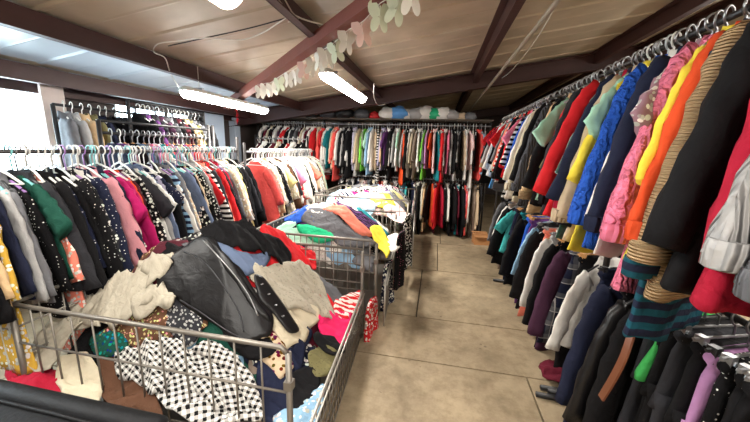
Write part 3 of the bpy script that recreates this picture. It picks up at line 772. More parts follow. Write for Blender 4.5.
# ------------------------------------------------------------------ racks
def rail_rack(name, label, rails, posts, mat=CHROME, pmat=DARKST, feet=True, axis='y', top=None, footdir=.4, r=.013):
    a = rails[0]
    t = thing(name, label, 'rack', (a[0][0], a[0][1], 0))
    o = Vector((a[0][0], a[0][1], 0))
    for p, q in rails: build('rail', MB().tube([Vector(p) - o, Vector(q) - o], r, 10), mat, t, True)
    for (x, y, z) in posts:
        build('upright', MB().tube([Vector((x, y, .02)) - o, Vector((x, y, z)) - o], .017, 10), pmat, t, True)
        if feet:
            d = Vector((footdir, 0, 0)) if axis == 'y' else Vector((0, footdir, 0))
            build('foot', MB().tube([Vector((x, y, .022)) - o - d, Vector((x, y, .022)) - o + d], .017, 8), BLACKM, t, True)
    return t
rail_rack('clothes_rack', 'long two-tier chrome rack lining the aisle', [((RX, .2, RZ), (RX, 5.75, RZ)), ((LX, .2, LZ), (LX, 5.75, LZ))], [(RX + .05, .25, RZ), (RX + .06, 2.06, RZ), (RX + .05, 3.9, RZ), (RX + .05, 5.7, RZ)], DARKST, footdir=.26)
t = rail_rack('clothes_rack', 'two-tier rack along the end wall with sacks on top', [((-3.7, BY, BZ), (.9, BY, BZ)), ((-3.7, BY, 1.05), (.9, BY, 1.05))], [(-3.7, BY + .04, 2.12), (-2.25, BY + .04, 2.12), (-.9, BY + .04, 2.12), (.3, BY + .04, 2.12), (.9, BY + .04, 2.12)], axis='x', footdir=.2)
m = MB()
for k in range(7): m.tube([(0, -.22 + k * .075, 2.13), (4.6, -.22 + k * .075, 2.13)], .006, 5)
for k in range(24): m.tube([(k * .2, -.22, 2.125), (k * .2, .23, 2.125)], .005, 5)
build('top_shelf', m, WIRE, t)
rail_rack('clothes_rack', 'low chrome rack beside the wire bins on the window side', [((WX, .7, WZ), (WX, 3.42, WZ))], [(WX, .72, WZ), (WX, 3.42, 1.68)], DARKST)
rail_rack('clothes_rack', 'chrome rack behind the middle wire bin', [((-2.3, 3.5, WZ - .01), (-2.3, 5.65, WZ - .01))], [(-2.32, 3.5, WZ + .1), (-2.3, 5.65, WZ)], footdir=.2)
rail_rack('clothes_rack', 'short chrome rack of coats beside the pale board', [((-3.4, 2.3, 1.9), (-3.4, 3.1, 1.9))], [(-3.4, 2.3, 1.9), (-3.4, 3.1, 1.9)], BLACKM)
t = rail_rack('clothes_rack', 'black framed two-tier rack under the second window', [((-3.1, 2.75, 1.94), (-3.1, 3.8, 1.94)), ((-2.8, 2.2, 1.66), (-2.8, 3.5, 1.66)), ((-2.8, 2.2, 1.76), (-2.8, 3.5, 1.76)), ((-3.1, 2.75, 2.0), (-3.1, 3.8, 1.98))],
    [(-2.8, 2.2, 1.76), (-2.8, 3.5, 1.82), (-3.1, 2.75, 2.0), (-3.1, 3.2, 2.0), (-3.1, 3.8, 2.0), (-2.8, 3.58, 1.82)], BLACKM)
rail_rack('clothes_rack', 'low chrome rack standing before the end wall rack', [((-3.4, 5.5, 1.72), (-2.35, 5.5, 1.72))], [(-3.4, 5.5, 1.78), (-2.35, 5.5, 1.78)], axis='x', footdir=.2)

# ------------------------------------------------------------------ sacks on the end wall rack
def lump(sx, sy, sz, seed, amp=.16, n=18, nr=12):
    m = MB(); rings = []
    for i in range(nr + 1):
        ph = PI * i / nr; ring = []
        for k in range(n):
            a = 2 * PI * k / n
            d = Vector((math.sin(ph) * math.cos(a), math.sin(ph) * math.sin(a), math.cos(ph)))
            r = 1 + amp * noise.noise(d * 2.3 + Vector((seed * 3.1, 0, 0))) + amp * .6 * noise.noise(d * 5.5 + Vector((0, seed * 2.7, 0)))
            z = d.z if d.z > 0 else d.z * .75
            ring.append((d.x * r * sx, d.y * r * sy, z * r * sz + .75 * sz))
        rings.append(ring)
    return m.rings(rings)
sk = [(374, 'red', .10), (362, 'dark grey', .13), (345, 'black', .15), (388, 'white', .15), (398, 'sky blue', .16), (405, 'white', .14), (416, 'light grey', .15), (425, 'white', .17), (436, 'emerald', .15), (442, 'white', .16), (452, 'light grey', .12), (462, 'beige', .1), (328, 'charcoal', .14), (312, 'black', .12), (470, 'grey', .1)]
for i, (px, col, s) in enumerate(sk):
    p = at(px, 116, 1, BY)
    o = build('clothes_sack', lump(s * 1.15, s * .95, s * .85, i + 1, .2), base_mat('sack ' + col, PAL[col], .55, bump=(14, .7)), None, True, (p.x, BY + R.uniform(-.05, .08), 2.135))
    nb = sk[i - 1][1]
    tag(o, f'soft {col} sack of clothes lying on the end wall rack, {ordinal(i)} one', 'sack', 'sacks on the end wall rack')
order = sorted(range(len(sk)), key=lambda i: sk[i][0]); sacks = [o for o in COL.objects if o.name.startswith('clothes_sack')]
for rank, i in enumerate(order): sacks[i]['label'] = f'soft {sk[i][1]} sack on top of the end wall rack, {ordinal(rank)} from the window end'

# ------------------------------------------------------------------ wire bins
def wire_panel(p, q, z0, z1, nv, rails, rw=.0045):
    m = MB(); p = Vector(p); q = Vector(q)
    for k in range(1, nv):
        c = p + (q - p) * k / nv
        m.tube([(c.x, c.y, z0), (c.x, c.y, z1)], rw, 5)
    for z in rails: m.tube([(p.x, p.y, z), (q.x, q.y, z)], rw * 1.2, 6)
    return m
def bin_(label, x0, x1, y0, y1, zt, zb, nvx, nvy, gate, rimr=.011, railsx=None, splay=.09):
    t = thing('wire_bin', label, 'bin', ((x0 + x1) / 2, (y0 + y1) / 2, 0)); off = Vector(((x0 + x1) / 2, (y0 + y1) / 2, 0))
    def part(name, mb, mat=WIRE, smooth=True):
        mb.v = [tuple(Vector(v) - off) for v in mb.v]; return build(name, mb, mat, t, smooth)
    rl = railsx or [zb, zb + (zt - zb) * .55]
    part('front_panel', wire_panel((x0, y0), (x1, y0), zb - .0, zt, nvx, rl))
    part('rear_panel', wire_panel((x0, y1), (x1, y1), .12, zt, nvx, [.12, .3, .5, .66]))
    part('side_panel', wire_panel((x0, y0), (x0, y1), .12, zt, nvy, [.12, .3, .5, .66]))
    gx0, gx1 = x1 + splay, x1 + splay * .15
    part('drop_gate', wire_panel((gx0, y0 - .02), (gx1, y1 - .02), .05, gate, nvy * 2, [.06, .14, .22, .30, .37], .0035), WIRE)
    part('gate_rim', MB().tube([(gx0, y0 - .02, .05), (gx0, y0 - .02, gate), (gx1, y1 - .02, gate), (gx1, y1 - .02, .05)], .008, 7).tube([(gx0 + .015, y0 - .02, gate - .02), (gx1 + .015, y1 - .02, gate - .02)], .005, 6), GATEW)
    part('base', MB().box(((x0 + x1) / 2, (y0 + y1) / 2, .12), (x1 - x0, y1 - y0, .02)), WIRE, False)
    rr = .03
    part('rim', MB().tube([(x1, y1, zt), (x0 + rr, y1, zt), (x0, y1 - rr, zt), (x0, y0 + rr, zt), (x0 + rr, y0, zt), (x1 - rr, y0, zt), (x1, y0, zt - rr)], rimr, 8))
    for x in (x0, x1):
        for y in (y0, y1):
            part('corner_post', MB().tube([(x, y, 0), (x, y, zt - .02)], .014, 8))
    for y in (y0, y1): part('latch', MB().box((x1, y, gate + .18), (.035, .035, .04)), WIRE, False)
    return t
B1 = (-2.03, -.545, 1.05, 2.36)
bin_('big wire bin by the black leather seat, heaped with clothes', *B1, .79, .31, 12, 12, .44, railsx=[.31, .58])
t = thing('side_frame', 'pale steel double upright frame at the corner of the big wire bin', 'frame', (-2.16, 1.08, 0))
for dx in (0, .06): build('upright', MB().tube([(dx, 0, 0), (dx, 0, .78)], .018, 8), base_mat('pale painted steel', (176, 176, 168), .45), t, True)
for z in (.4, .62): build('crossbar', MB().box((.03, 0, z), (.08, .03, .03)), WIRE, t)
B2 = (-1.62, -.46, 2.52, 3.78)
bin_('middle wire bin with a grey and mint clothes heap', *B2, .82, .36, 20, 14, .46, railsx=[.36, .53, .69])
B3 = (-1.62, -.33, 3.98, 5.2)
bin_('farthest-back wire bin under the end wall rack with white clothes heap'.replace('farthest-back', 'tall'), *B3, .95, .2, 12, 12, .6, railsx=[.2, .4, .6, .8])

# ------------------------------------------------------------------ clothes heaps
def heap1(x, y):
    f = sm(1.04, 1.5, y); b = 1 - .55 * sm(1.9, 2.42, y); r = sm(-.5, -1.2, x); l = .4 + .6 * sm(-2.05, -1.5, x)
    return .35 + .70 * (f * .95 + .05) * b * l * (.04 + .96 * r) + .04 * noise.noise(Vector((x * 3, y * 3, 1)))
def heap2(x, y):
    f = sm(2.5, 2.95, y); b = 1 - .3 * sm(3.3, 3.8, y); r = sm(-.42, -.9, x); l = .5 + .5 * sm(-1.65, -1.2, x)
    return .55 + .42 * (.1 + .9 * f) * b * l * (.15 + .85 * r) + .03 * noise.noise(Vector((x * 4, y * 4, 2)))
def heap3(x, y):
    f = sm(3.95, 4.4, y); r = sm(-.3, -.7, x)
    return .65 + .36 * (.15 + .85 * f) * (.3 + .7 * r) * (.6 + .4 * sm(-1.7, -1.2, x)) + .03 * noise.noise(Vector((x * 4, y * 4, 3)))
def onto(px, py, h):
    d = ray(px, py); t = .3
    while t < 9:
        p = CAM + d * t
        if p.z < h(p.x, p.y): return p
        t += .004
    return p
def catmull(ps, n=5):
    out = []; N = len(ps)
    for i in range(N):
        a, b, c, d = ps[i - 1], ps[i], ps[(i + 1) % N], ps[(i + 2) % N]
        for k in range(n):
            t = k / n
            out.append(.5 * ((2 * b) + (c - a) * t + (2 * a - 5 * b + 4 * c - d) * t * t + (3 * b - a - 3 * c + d) * t ** 3))
    return out
def inside(p, poly):
    c = False; j = len(poly) - 1
    for i in range(len(poly)):
        a, b = poly[i], poly[j]
        if (a.y > p.y) != (b.y > p.y) and p.x < (b.x - a.x) * (p.y - a.y) / (b.y - a.y) + a.x: c = not c
        j = i
    return c
def drape(name, label, cat, group, poly, h, off, spec, step=.022, amp=.02, ang=0., freq=5., seed=0, thick=.01):
    """cloth lying on a heap: polygon seen from above, triangulated, laid on the heap with folds of its own"""
    poly = [Vector((p[0], p[1])) for p in poly]
    c = sum(poly, Vector((0, 0))) / len(poly)
    # edge points resampled
    poly = [p + Vector((noise.noise(Vector((p.x * 9, p.y * 9, seed))), noise.noise(Vector((p.x * 9, p.y * 9, seed + 7))))) * .018 for p in poly]
    pts = list(poly); nb = len(pts)
    x0, x1 = min(p.x for p in poly), max(p.x for p in poly); y0, y1 = min(p.y for p in poly), max(p.y for p in poly)
    def dist(p):
        d = 9
        for i in range(nb):
            a, b = poly[i - 1], poly[i]; ab = b - a
            if ab.length_squared < 1e-12: continue
            u = max(0, min(1, (p - a).dot(ab) / ab.length_squared)); d = min(d, (p - a - ab * u).length)
        return d
    yy = y0; row_ = 0
    while yy < y1:
        xx = x0 + (step / 2 if row_ % 2 else 0)
        while xx < x1:
            p = Vector((xx, yy))
            if inside(p, poly) and dist(p) > step * .45: pts.append(p)
            xx += step
        yy += step * .87; row_ += 1
    edges = [(i, (i + 1) % nb) for i in range(nb)]
    vs, es, fs, *_ = delaunay_2d_cdt(pts, edges, [list(range(nb))], 1, 1e-5)
    ca, sa = math.cos(ang), math.sin(ang); V = []; UV = []
    for p in vs:
        u = ca * p.x + sa * p.y; w = -sa * p.x + ca * p.y
        wq = w + .10 * noise.noise(Vector((p.x * 3.5, p.y * 3.5, seed)))
        def ridge(a, b, c_): return max(0, 1 - 2.4 * abs(noise.noise(Vector((a, b, c_))))) ** 2
        r1 = ridge(wq * freq, u * freq * .2, seed * 1.7)
        r2 = ridge(wq * freq * 1.9, u * freq * .5, seed * 2.9 + 5)
        r3 = ridge(u * freq * 2.2, wq * freq * 3.0, seed * .9 + 9)
        f = amp * (1.3 * r1 + .7 * r2 + .35 * r3 - .8)
        d = dist(p); hz = h(p.x, p.y)
        z = hz + off + f - .008 * math.exp(-d / .006)
        V.append((p.x - c.x, p.y - c.y, z))
        q = p.y + .9 * hz
        UV.append((ca * p.x + sa * q + .25 * f, -sa * p.x + ca * q + .25 * f))
    zc = sum(v[2] for v in V) / len(V)
    V = [(x, y, z - zc) for x, y, z in V]
    me = bpy.data.meshes.new(name)
    ff = []
    for q in fs:
        a, b, e = (Vector(V[i]) for i in q[:3])
        ff.append(tuple(q) if (b - a).cross(e - a).z > 0 else tuple(reversed(q)))
    me.from_pydata(V, [], ff)
    me.polygons.foreach_set('use_smooth', [True] * len(ff))
    uvl = me.uv_layers.new(name='UVMap')
    for l in me.loops: uvl.data[l.index].uv = UV[l.vertex_index]
    o = link(name, me, fabric(spec, True), None, (c.x, c.y, zc))
    s = o.modifiers.new('thick', 'SOLIDIFY'); s.thickness = thick; s.offset = -1
    tag(o, label, cat, group)
    return o
def hero(name, label, cat, group, px, h, off, spec, **k):
    ps = [onto(a, b, lambda x, y: h(x, y) + off) for a, b in px]
    poly = catmull([Vector((p.x, p.y)) for p in ps], 4)
    return drape(name, label, cat, group, poly, h, off, spec, **k)
USED = {}
ADJ = ['crumpled', 'twisted', 'folded', 'bunched-up', 'loose', 'flattened']
def filler(bx, h, cols, where, group, nx, ny, step, seed, offs=(-.03, .0), size=.24):
    rr = random.Random(seed); x0, x1, y0, y1 = bx
    kinds = ['shirt', 'tee', 'sweater', 'trousers', 'skirt', 'blouse']
    i = 0
    for a in range(nx):
        for b in range(ny):
            cx_ = x0 + (x1 - x0) * (a + .5) / nx + rr.uniform(-.04, .04); cy_ = y0 + (y1 - y0) * (b + .5) / ny + rr.uniform(-.04, .04)
            poly = []; ph = rr.uniform(0, 6)
            for k in range(14):
                an = 2 * PI * k / 14; r = size * (1 + .28 * math.sin(2 * an + ph) + .15 * math.sin(3 * an + ph * 2)) * rr.uniform(.85, 1.15)
                poly.append(Vector((min(max(cx_ + r * math.cos(an), x0 + .02 + .004 * k), x1 - .02 - .003 * (k % 5)), min(max(cy_ + r * math.sin(an) * .8, y0 + .02 + .003 * (k % 4)), y1 - .02 - .003 * (k % 3)))))
            spec = cols[i % len(cols)]; kd = kinds[(i * 5 + seed) % 6]; n_ = USED.get((where, spec, kd), 0); USED[(where, spec, kd)] = n_ + 1
            edge = 'by the drop gate' if cx_ > x0 + (x1 - x0) * .7 else 'towards the window side' if cx_ < x0 + (x1 - x0) * .3 else 'at its front wires' if b == 0 else 'towards the end wall' if b == ny - 1 else 'near its middle'
            lb = f'{ADJ[(i + n_) % 6]} {describe(spec)} {kd} in {where}, {edge}'
            drape('piled_' + kd, lb, kd, group, catmull(poly, 3), h, rr.uniform(*offs), spec, step=step, amp=.02, ang=rr.uniform(0, 3), freq=12, seed=seed * 50 + i)
            i += 1
G1, G2, G3 = 'clothes heaped in the big wire bin', 'clothes heaped in the middle wire bin', 'clothes heaped in the tall wire bin'
filler((B1[0] + .02, B1[1] - .02, B1[2] + .02, B1[3] - .02), heap1, ['black', 'brown:paisley', 'navy', 'dark green', 'charcoal:floral', 'denim blue:denim', 'maroon', 'black:floral', 'taupe', 'navy:floral', 'burgundy', 'black:lace', 'grey', 'plum', 'olive', 'light blue:floral', 'red'],
       'the big wire bin', G1, 6, 5, .022, 3, (-.05, -.02), .21)
filler((B2[0] + .02, B2[1] - .02, B2[2] + .02, B2[3] - .02), heap2, ['black', 'light blue', 'navy:floral', 'white', 'pink:floral', 'purple', 'grey', 'black:dots', 'red:floral', 'teal', 'white:floral', 'plum', 'light grey', 'salmon'],
       'the middle wire bin', G2, 5, 5, .04, 5, (-.04, -.01), .21)
filler((B3[0] + .02, B3[1] - .02, B3[2] + .02, B3[3] - .02), heap3, ['ivory', 'light blue:floral', 'pale pink', 'ivory:floral', 'lavender', 'white/navy:stripe', 'magenta', 'cream', 'grey', 'pale yellow', 'light grey', 'black:floral', 'purple:floral'],
       'the tall wire bin', G3, 5, 5, .045, 8, (-.04, .0), .21)
def H1(name, label, cat, px, off, spec, **k): return hero(name, label, cat, G1, px, heap1, off, spec, **{**dict(step=.012, freq=11), **k})
H1('piled_blouse', 'brown and beige paisley blouse bunched under the black leather jacket', 'blouse', [(98, 338), (120, 318), (150, 306), (178, 296), (198, 314), (208, 326), (185, 336), (160, 342), (125, 350)], .005, 'brown/beige:paisley', amp=.02, seed=3)
H1('piled_scarf', 'charcoal and grey paisley scarf hanging below the leather jacket hem', 'scarf', [(172, 298), (188, 305), (203, 318), (195, 338), (180, 340), (166, 326)], .02, 'charcoal/light grey:paisley', amp=.02, seed=9)
G_ = 'black/white:gingham'
ck = H1('piled_shirt', 'black and white checked shirt pressed against the front wires', 'shirt', [(160, 342), (182, 346), (205, 352), (226, 362), (244, 380), (258, 396), (262, 420), (221, 424), (180, 416), (158, 396)], .03, G_, amp=.03, ang=.5, freq=8, step=.010, seed=4)
attach_later = [(H1('x', 'x', 'x', [(113, 352), (122, 344), (140, 343), (156, 338), (170, 346), (176, 362), (168, 384), (152, 392), (136, 380), (119, 374)], .05, G_, amp=.03, ang=-.5, freq=9, step=.010, seed=71), ck, 'sleeve'),
    (H1('x', 'x', 'x', [(192, 344), (220, 344), (238, 358), (256, 382), (262, 408), (250, 404), (232, 380), (208, 362)], .055, G_, amp=.016, ang=1.5, freq=8, step=.010, seed=72), ck, 'sleeve'),
    (H1('x', 'x', 'x', [(158, 338), (176, 338), (196, 358), (214, 384), (224, 408), (208, 404), (190, 384), (172, 360)], .06, G_, amp=.014, ang=.9, freq=8, step=.010, seed=73), ck, 'placket')]
H1('piled_sweater', 'red fluffy sweater in the lower corner of the big bin', 'sweater', [(10, 364), (45, 364), (62, 372), (60, 395), (30, 394), (10, 384)], .02, 'crimson', amp=.03, freq=8, seed=5)
H1('piled_blouse', 'pale cream blouse behind the front wires near the red sweater', 'blouse', [(58, 358), (80, 352), (102, 375), (97, 405), (75, 408), (60, 388)], .025, 'cream', amp=.016, seed=6)
H1('piled_trousers', 'dark brown trousers behind the front wires beside the checked shirt', 'trousers', [(100, 356), (122, 362), (150, 388), (162, 416), (130, 414), (103, 396)], .01, 'brown', amp=.02, seed=7)
H1('piled_tee', 'dark teal patterned top squeezed beneath the cream trousers', 'top', [(92, 332), (118, 332), (128, 348), (112, 358), (92, 350)], .015, 'dark green/teal:floral', amp=.015, seed=8)
H1('piled_jeans', 'dark navy jeans beside the corner post of the big bin', 'jeans', [(262, 352), (292, 346), (306, 326), (312, 334), (300, 372), (292, 412), (262, 420), (256, 390)], .02, 'navy:denim', amp=.02, seed=10)
H1('piled_bag', 'black soft bag lying against the corner post', 'bag', [(292, 374), (316, 366), (320, 386), (304, 408), (290, 414)], .035, 'black', amp=.012, seed=11)
H1('piled_shorts', 'light blue denim shorts low inside the drop gate', 'shorts', [(276, 410), (298, 406), (314, 392), (326, 382), (324, 402), (312, 424), (276, 424)], .03, 'light blue/white:floral', amp=.02, seed=12)
H1('piled_hat', 'pale olive cloth hat resting by the drop gate', 'hat', [(308, 352), (324, 343), (336, 350), (333, 366), (318, 374), (310, 366)], .05, 'olive/pale yellow:lace', amp=.018, seed=13)
H1('piled_tee', 'hot pink satin top spilling over by the drop gate', 'top', [(318, 320), (330, 312), (348, 310), (352, 322), (342, 346), (328, 340)], .04, 'hot pink', amp=.02, seed=14)
H1('piled_dress', 'beige floral dress hanging down by the leather belt', 'dress', [(250, 330), (270, 330), (284, 346), (294, 368), (280, 376), (268, 362), (254, 348)], .04, 'beige/burgundy:floral', amp=.02, seed=15)
H1('piled_scarf', 'red and white striped scarf tucked by the bin latch', 'scarf', [(334, 302), (346, 294), (362, 290), (356, 312), (340, 316)], .04, 'red/white:stripe', amp=.02, seed=16)
H1('piled_shirt', 'bright red shirt lying under the black fabric jacket', 'shirt', [(204, 238), (226, 234), (252, 241), (285, 236), (300, 248), (316, 255), (310, 266), (294, 275), (272, 268), (258, 262), (235, 254), (215, 246)], .02, 'red', amp=.03, freq=9, seed=17)
H1('piled_skirt', 'deep red skirt edge below the white lace top', 'skirt', [(312, 292), (326, 290), (338, 315), (336, 330), (322, 322)], .03, 'red', amp=.014, seed=27)
H1('piled_shirt', 'cream shirt spread beneath the leather belt end', 'shirt', [(262, 312), (290, 304), (312, 304), (322, 312), (308, 334), (292, 348), (276, 350), (266, 334)], .035, 'cream', amp=.014, seed=18)
H1('piled_tee', 'white lace-textured top spread over the heap in the big bin', 'top', [(250, 268), (275, 264), (300, 262), (318, 276), (328, 298), (336, 318), (320, 314), (300, 310), (280, 310), (262, 292)], .05, 'stone:lace', amp=.028, seed=19)
H1('piled_jeans', 'blue denim waistband showing beneath the black fabric jacket', 'jeans', [(212, 240), (236, 250), (262, 252), (271, 251), (266, 264), (252, 278), (240, 271), (226, 258)], .05, 'slate blue:denim', amp=.014, seed=20)
H1('piled_jacket', 'black fabric jacket lying on top of the bright red shirt', 'jacket', [(200, 232), (220, 222), (250, 224), (275, 238), (290, 254), (284, 264), (266, 254), (244, 248), (224, 243)], .07, 'black', amp=.034, freq=9, seed=21)
jk = H1('leather_jacket', 'shiny black leather jacket spread over the heap in the big bin', 'jacket', [(178, 250), (201, 235), (214, 243), (226, 254), (243, 271), (262, 300), (272, 318), (268, 340), (246, 346), (224, 334), (197, 316), (176, 299), (157, 282), (164, 266)], .075, 'black:leather', amp=.010, freq=4, ang=-.6, seed=22)
H1('leather_belt', 'black leather belt strap with eyelets hanging from the leather jacket', 'belt', [(252, 272), (262, 274), (274, 290), (286, 306), (298, 326), (290, 332), (276, 318), (262, 300)], .085, 'black:leather', amp=.004, seed=23, step=.012)
def attach(child, parent, name):
    child.name = name; child.parent = parent; child.location = child.location - parent.location
    for k in ('label', 'category', 'group'):
        if k in child: del child[k]
def on_heap(o, name, px, off, r, mat):
    c = o.location; m = MB(); ps = [onto(a, b, lambda x, y: heap1(x, y) + off) for a, b in px]
    m.tube([q - c for q in smooth_pts(ps, 5)], r, 6); return build(name, m, mat, o, True)
for a_ in attach_later: attach(*a_)
on_heap(jk, 'zip', [(203, 240), (216, 254), (232, 272), (248, 294), (258, 316)], .088, .004, CHROME)
attach(H1('x', 'x', 'x', [(206, 238), (216, 244), (234, 264), (256, 296), (271, 318), (264, 322), (246, 298), (224, 268)], .088, 'black:leather', amp=.004, freq=4, seed=78), jk, 'front_facing')
attach(H1('x', 'x', 'x', [(222, 330), (246, 338), (268, 330), (280, 348), (262, 360), (236, 352)], .05, 'black', amp=.012, freq=8, seed=79), jk, 'lining')
on_heap(jk, 'seam', [(184, 252), (204, 262), (222, 284), (238, 310), (244, 332)], .086, .0035, LEATHER_EDGE)
on_heap(jk, 'hem_seam', [(180, 300), (200, 312), (226, 330), (246, 340)], .086, .0035, LEATHER_EDGE)
belt = [o for o in COL.objects if o.name == 'leather_belt'][0]
for (a, b) in ((262, 284), (269, 294), (276, 305), (283, 316)):
    q = onto(a, b, lambda x, y: heap1(x, y) + .092)
    build('eyelet', MB().tube([q - belt.location + Vector((.006 * math.cos(k), .006 * math.sin(k), 0)) for k in [i * PI / 5 for i in range(11)]], .0022, 5), CHROME, belt, True)
tz = H1('piled_trousers', 'rumpled pale cream trousers lying over the rim of the big bin', 'trousers', [(50, 322), (78, 292), (100, 283), (135, 264), (163, 252), (173, 257), (164, 268), (150, 276), (156, 290), (150, 306), (130, 319), (112, 327), (95, 322), (72, 330)], .07, 'stone', amp=.035, ang=.75, freq=12, seed=24, step=.011)
attach(H1('x', 'x', 'x', [(12, 364), (30, 344), (51, 317), (66, 318), (84, 322), (72, 336), (58, 352), (42, 368)], .075, 'stone', amp=.03, ang=1.1, freq=12, seed=74), tz, 'leg')
attach(H1('x', 'x', 'x', [(136, 264), (150, 255), (164, 251), (174, 256), (168, 266), (156, 278), (146, 284), (148, 272)], .10, 'stone', amp=.03, ang=.2, freq=16, seed=75), tz, 'cuff')
attach(H1('x', 'x', 'x', [(130, 300), (140, 286), (156, 286), (174, 292), (170, 303), (154, 311), (136, 314)], .095, 'stone', amp=.03, ang=.1, freq=16, seed=76), tz, 'cuff')
attach(H1('x', 'x', 'x', [(52, 318), (70, 313), (92, 316), (98, 324), (84, 323), (66, 321)], .09, 'stone', amp=.012, ang=1.0, freq=10, seed=77), tz, 'waistband')
H1('piled_sleeve', 'black fuzzy cardigan sleeve drooping beside the olive hat', 'cardigan', [(314, 332), (334, 336), (344, 350), (334, 354), (318, 344)], .06, 'black', amp=.014, seed=25).name = 'piled_cardigan'
def H2(name, label, cat, px, off, spec, **k): return hero(name, label, cat, G2, px, heap2, off, spec, **{**dict(step=.018, freq=13), **k})
H2('piled_tee', 'pale mint top at the front of the middle bin', 'top', [(268, 234), (282, 224), (297, 221), (304, 234), (322, 242), (300, 244), (276, 242)], .02, 'mint', amp=.015, seed=30)
H2('piled_jacket', 'black jacket folded along the window side of the middle bin', 'jacket', [(258, 236), (272, 222), (292, 216), (300, 222), (280, 230), (268, 242)], .01, 'black', amp=.02, seed=31)
H2('piled_jacket', 'mid grey jacket draped across the middle bin', 'jacket', [(302, 216), (320, 208), (345, 221), (366, 232), (376, 246), (350, 247), (326, 236), (308, 224)], .035, 'grey', amp=.015, seed=32)
H2('piled_dress', 'bright emerald dress with black edge in the middle bin', 'dress', [(296, 225), (312, 226), (331, 232), (332, 241), (314, 241), (302, 233)], .05, 'emerald', amp=.01, seed=33)
H2('piled_tee', 'bright blue top on the window side of the middle bin', 'top', [(284, 218), (298, 209), (313, 210), (308, 217), (292, 221)], .03, 'blue', amp=.015, seed=34)
H2('piled_shirt', 'white shirt at the top of the middle bin heap', 'shirt', [(306, 208), (324, 202), (333, 207), (318, 214)], .035, 'white', amp=.012, seed=35)
H2('piled_blouse', 'salmon blouse lying beside the grey jacket', 'blouse', [(322, 208), (340, 205), (358, 219), (373, 234), (364, 236), (346, 222)], .05, 'salmon', amp=.012, seed=36)
H2('piled_scarf', 'purple and black striped scarf beside the salmon blouse', 'scarf', [(336, 200), (350, 206), (374, 220), (382, 230), (370, 231), (346, 213)], .035, 'purple/black:stripe', amp=.015, seed=37)
H2('piled_scarf', 'yellow scarf hanging over the corner of the middle bin', 'scarf', [(370, 228), (380, 225), (389, 240), (388, 256), (382, 250)], .06, 'yellow', amp=.01, seed=38)
H2('piled_hat', 'fluffy white hat at the corner of the middle bin', 'hat', [(388, 236), (398, 233), (400, 246), (390, 250)], .06, 'white', amp=.014, seed=39)
def H3(name, label, cat, px, off, spec, **k): return hero(name, label, cat, G3, px, heap3, off, spec, **{**dict(step=.022, freq=14), **k})
H3('piled_shirt', 'pale shirt piled highest in the tall wire bin', 'shirt', [(338, 202), (358, 193), (376, 193), (386, 200), (372, 208), (352, 208)], .04, 'light grey', amp=.025, seed=40)
H3('piled_tee', 'pale yellow top on the white clothes of the tall bin', 'top', [(370, 198), (380, 193), (392, 197), (394, 206), (380, 207)], .05, 'yellow', amp=.02, seed=41)
H3('piled_blouse', 'white and pink blouse over the edge of the tall bin', 'blouse', [(384, 200), (398, 202), (408, 214), (402, 222), (386, 214)], .05, 'pale pink/white:floral', amp=.02, seed=42)
H3('piled_tee', 'light blue top beside the yellow one in the tall bin', 'top', [(352, 200), (366, 197), (376, 206), (362, 213)], .055, 'light blue', amp=.018, seed=43)
# clothes hanging over the gates
for (px, py, X, spec, lb, L) in ((409, 214, -.28, 'black:floral', 'black floral blouse hanging over the side of the tall bin', .62), (402, 232, -.30, 'black/pink:dots', 'black and pink dotted top hanging out of the tall bin', .55), (372, 300, -.47, 'red:floral', 'red floral top spilling over the middle bin corner', .4), (389, 262, -.41, 'navy:floral', 'navy floral skirt hanging on the middle bin gate', .45)):
    p = at(px, py, 0, X); p.z = min(p.z, .98)
    o = build('draped_blouse', body_geo(L, .12, .14, .17, .03, .02, .02, int(px), .09, 14, 22, 0.02), fabric(spec), None, True, (p.x, p.y, p.z - .02), (0, 0, rad(80)))
    tag(o, lb, 'top', 'clothes hanging over bin sides')

# ------------------------------------------------------------------ odds and ends
# black leather seat
LEA = base_mat('matte black leather', (20, 20, 22), .6, bump=(60, .15), spec=.25)
t = thing('leather_bench', 'black leather seat standing before the big wire bin', 'seat', (-1.62, .66, 0))
bevel(build('cushion', MB().box((0, 0, .44), (1.25, .5, .13)), LEA, t, True), .05, 4)
bevel(build('side_bolster', MB().box((0, .2, .47), (1.28, .09, .12)), LEA, t, True), .04, 4)
build('piping', MB().tube([(-.6, .14, .508), (-.2, .145, .512), (.2, .145, .512), (.6, .14, .508)], .008, 6), LEA, t, True)
bevel(build('base', MB().box((0, 0, .24), (1.1, .4, .28)), BLACKM, t), .02)
for sx in (-.5, .5):
    for sy in (-.16, .16): build('leg', MB().tube([(sx, sy, 0), (sx, sy, .12)], .02, 8), BLACKM, t, True)
# cardboard box
p = at(481, 245, 2, 0)
t = thing('cardboard_box', 'small cardboard box on the floor at the end of the aisle', 'box', (p.x, p.y + .1, 0), .1)
CB = base_mat('cardboard', (176, 124, 78), .8, var=.15)
build('carton', MB().box((0, 0, .08), (.26, .22, .16)), CB, t)
build('flap', MB().box((0, -.13, .155), (.26, .1, .006)), CB, t).rotation_euler = (0, 0, 0)
build('flap', MB().box((0, .15, .17), (.26, .09, .006)), CB, t)
build('tape', MB().box((0, 0, .162), (.26, .05, .003)), base_mat('brown tape', (150, 100, 60), .4), t)
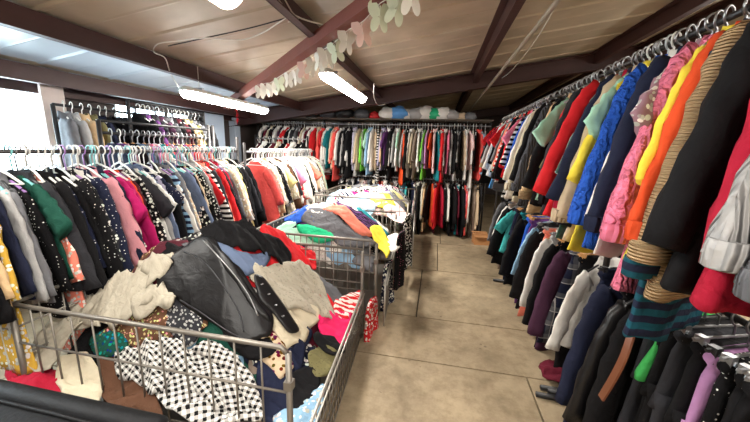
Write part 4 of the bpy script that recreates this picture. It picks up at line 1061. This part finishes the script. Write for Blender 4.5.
# burgundy cloth on the floor
p = at(562, 380, 2, .05)
poly = catmull([Vector((p.x + dx, p.y + dy)) for dx, dy in ((-.14, .02), (-.08, .14), (.05, .2), (.2, .16), (.22, .02), (.12, -.08), (-.04, -.1))], 4)
drape('fallen_scarf', 'burgundy scarf crumpled on the floor under the aisle rack', 'scarf', None, poly, lambda x, y: .05 + .05 * math.exp(-((x - p.x) ** 2 + (y - p.y) ** 2) / .02), .02, 'burgundy', step=.015, amp=.025, freq=9, seed=60)
# floor pipes
for (a, b, lb) in (((536, 394), (580, 403), 'black pipe lying on the floor below the navy coat'), ((548, 391), (584, 397), 'shorter black pipe lying behind the long one on the floor')):
    p, q = at(*a, 2, .02), at(*b, 2, .02)
    tag(build('floor_pipe', MB().tube([p, q], .018, 10), BLACKM, None, True), lb, 'pipe')
# tan leather strap hanging from the lower rail
ps = [at(a, b, 0, x) for a, b, x in ((637, 312, .86), (630, 335, .80), (622, 358, .77), (612, 378, .76), (600, 398, .76))]
m = MB(); sp_ = smooth_pts(ps, 5); v = []
for q in sp_: v += [q + Vector((0, -.018, 0)), q + Vector((0, .018, 0)), q + Vector((.008, .018, 0)), q + Vector((.008, -.018, 0))]
f = []
for i in range(len(sp_) - 1):
    for k in range(4): f.append((i * 4 + k, i * 4 + (k + 1) % 4, i * 4 + 4 + (k + 1) % 4, i * 4 + 4 + k))
f += [(3, 2, 1, 0), tuple(range(len(v) - 4, len(v)))]
t = thing('leather_strap', 'tan leather strap hanging among black trousers on the lower rail', 'belt', ps[0])
build('strap', MB().add([Vector(a) - ps[0] for a in v], f), base_mat('tan leather', (104, 58, 34), .5), t)
build('buckle', MB().tube([ps[0] - ps[0] + Vector((0, -.02, .0)), Vector((0, .02, 0)), Vector((0, .02, .03)), Vector((0, -.02, .03)), Vector((0, -.02, 0))], .004, 5), CHROME, t)
# grey box on the sill
tag(bevel(build('sill_box', MB().box((-3.9, 2.42, 1.13), (.1, .3, .18)), base_mat('grey card', (150, 158, 166), .7))), 'pale grey box standing on the sill of the big window', 'box')

# ------------------------------------------------------------------ sky and exposure
w = bpy.data.worlds.new('sky'); SC.world = w; w.use_nodes = True
bg = w.node_tree.nodes['Background']; bg.inputs[0].default_value = (.80, .93, 1.0, 1); bg.inputs[1].default_value = 11
SC.view_settings.view_transform = 'Standard'; SC.view_settings.look = 'None'; SC.view_settings.gamma = 1
SC.view_settings.exposure = .72
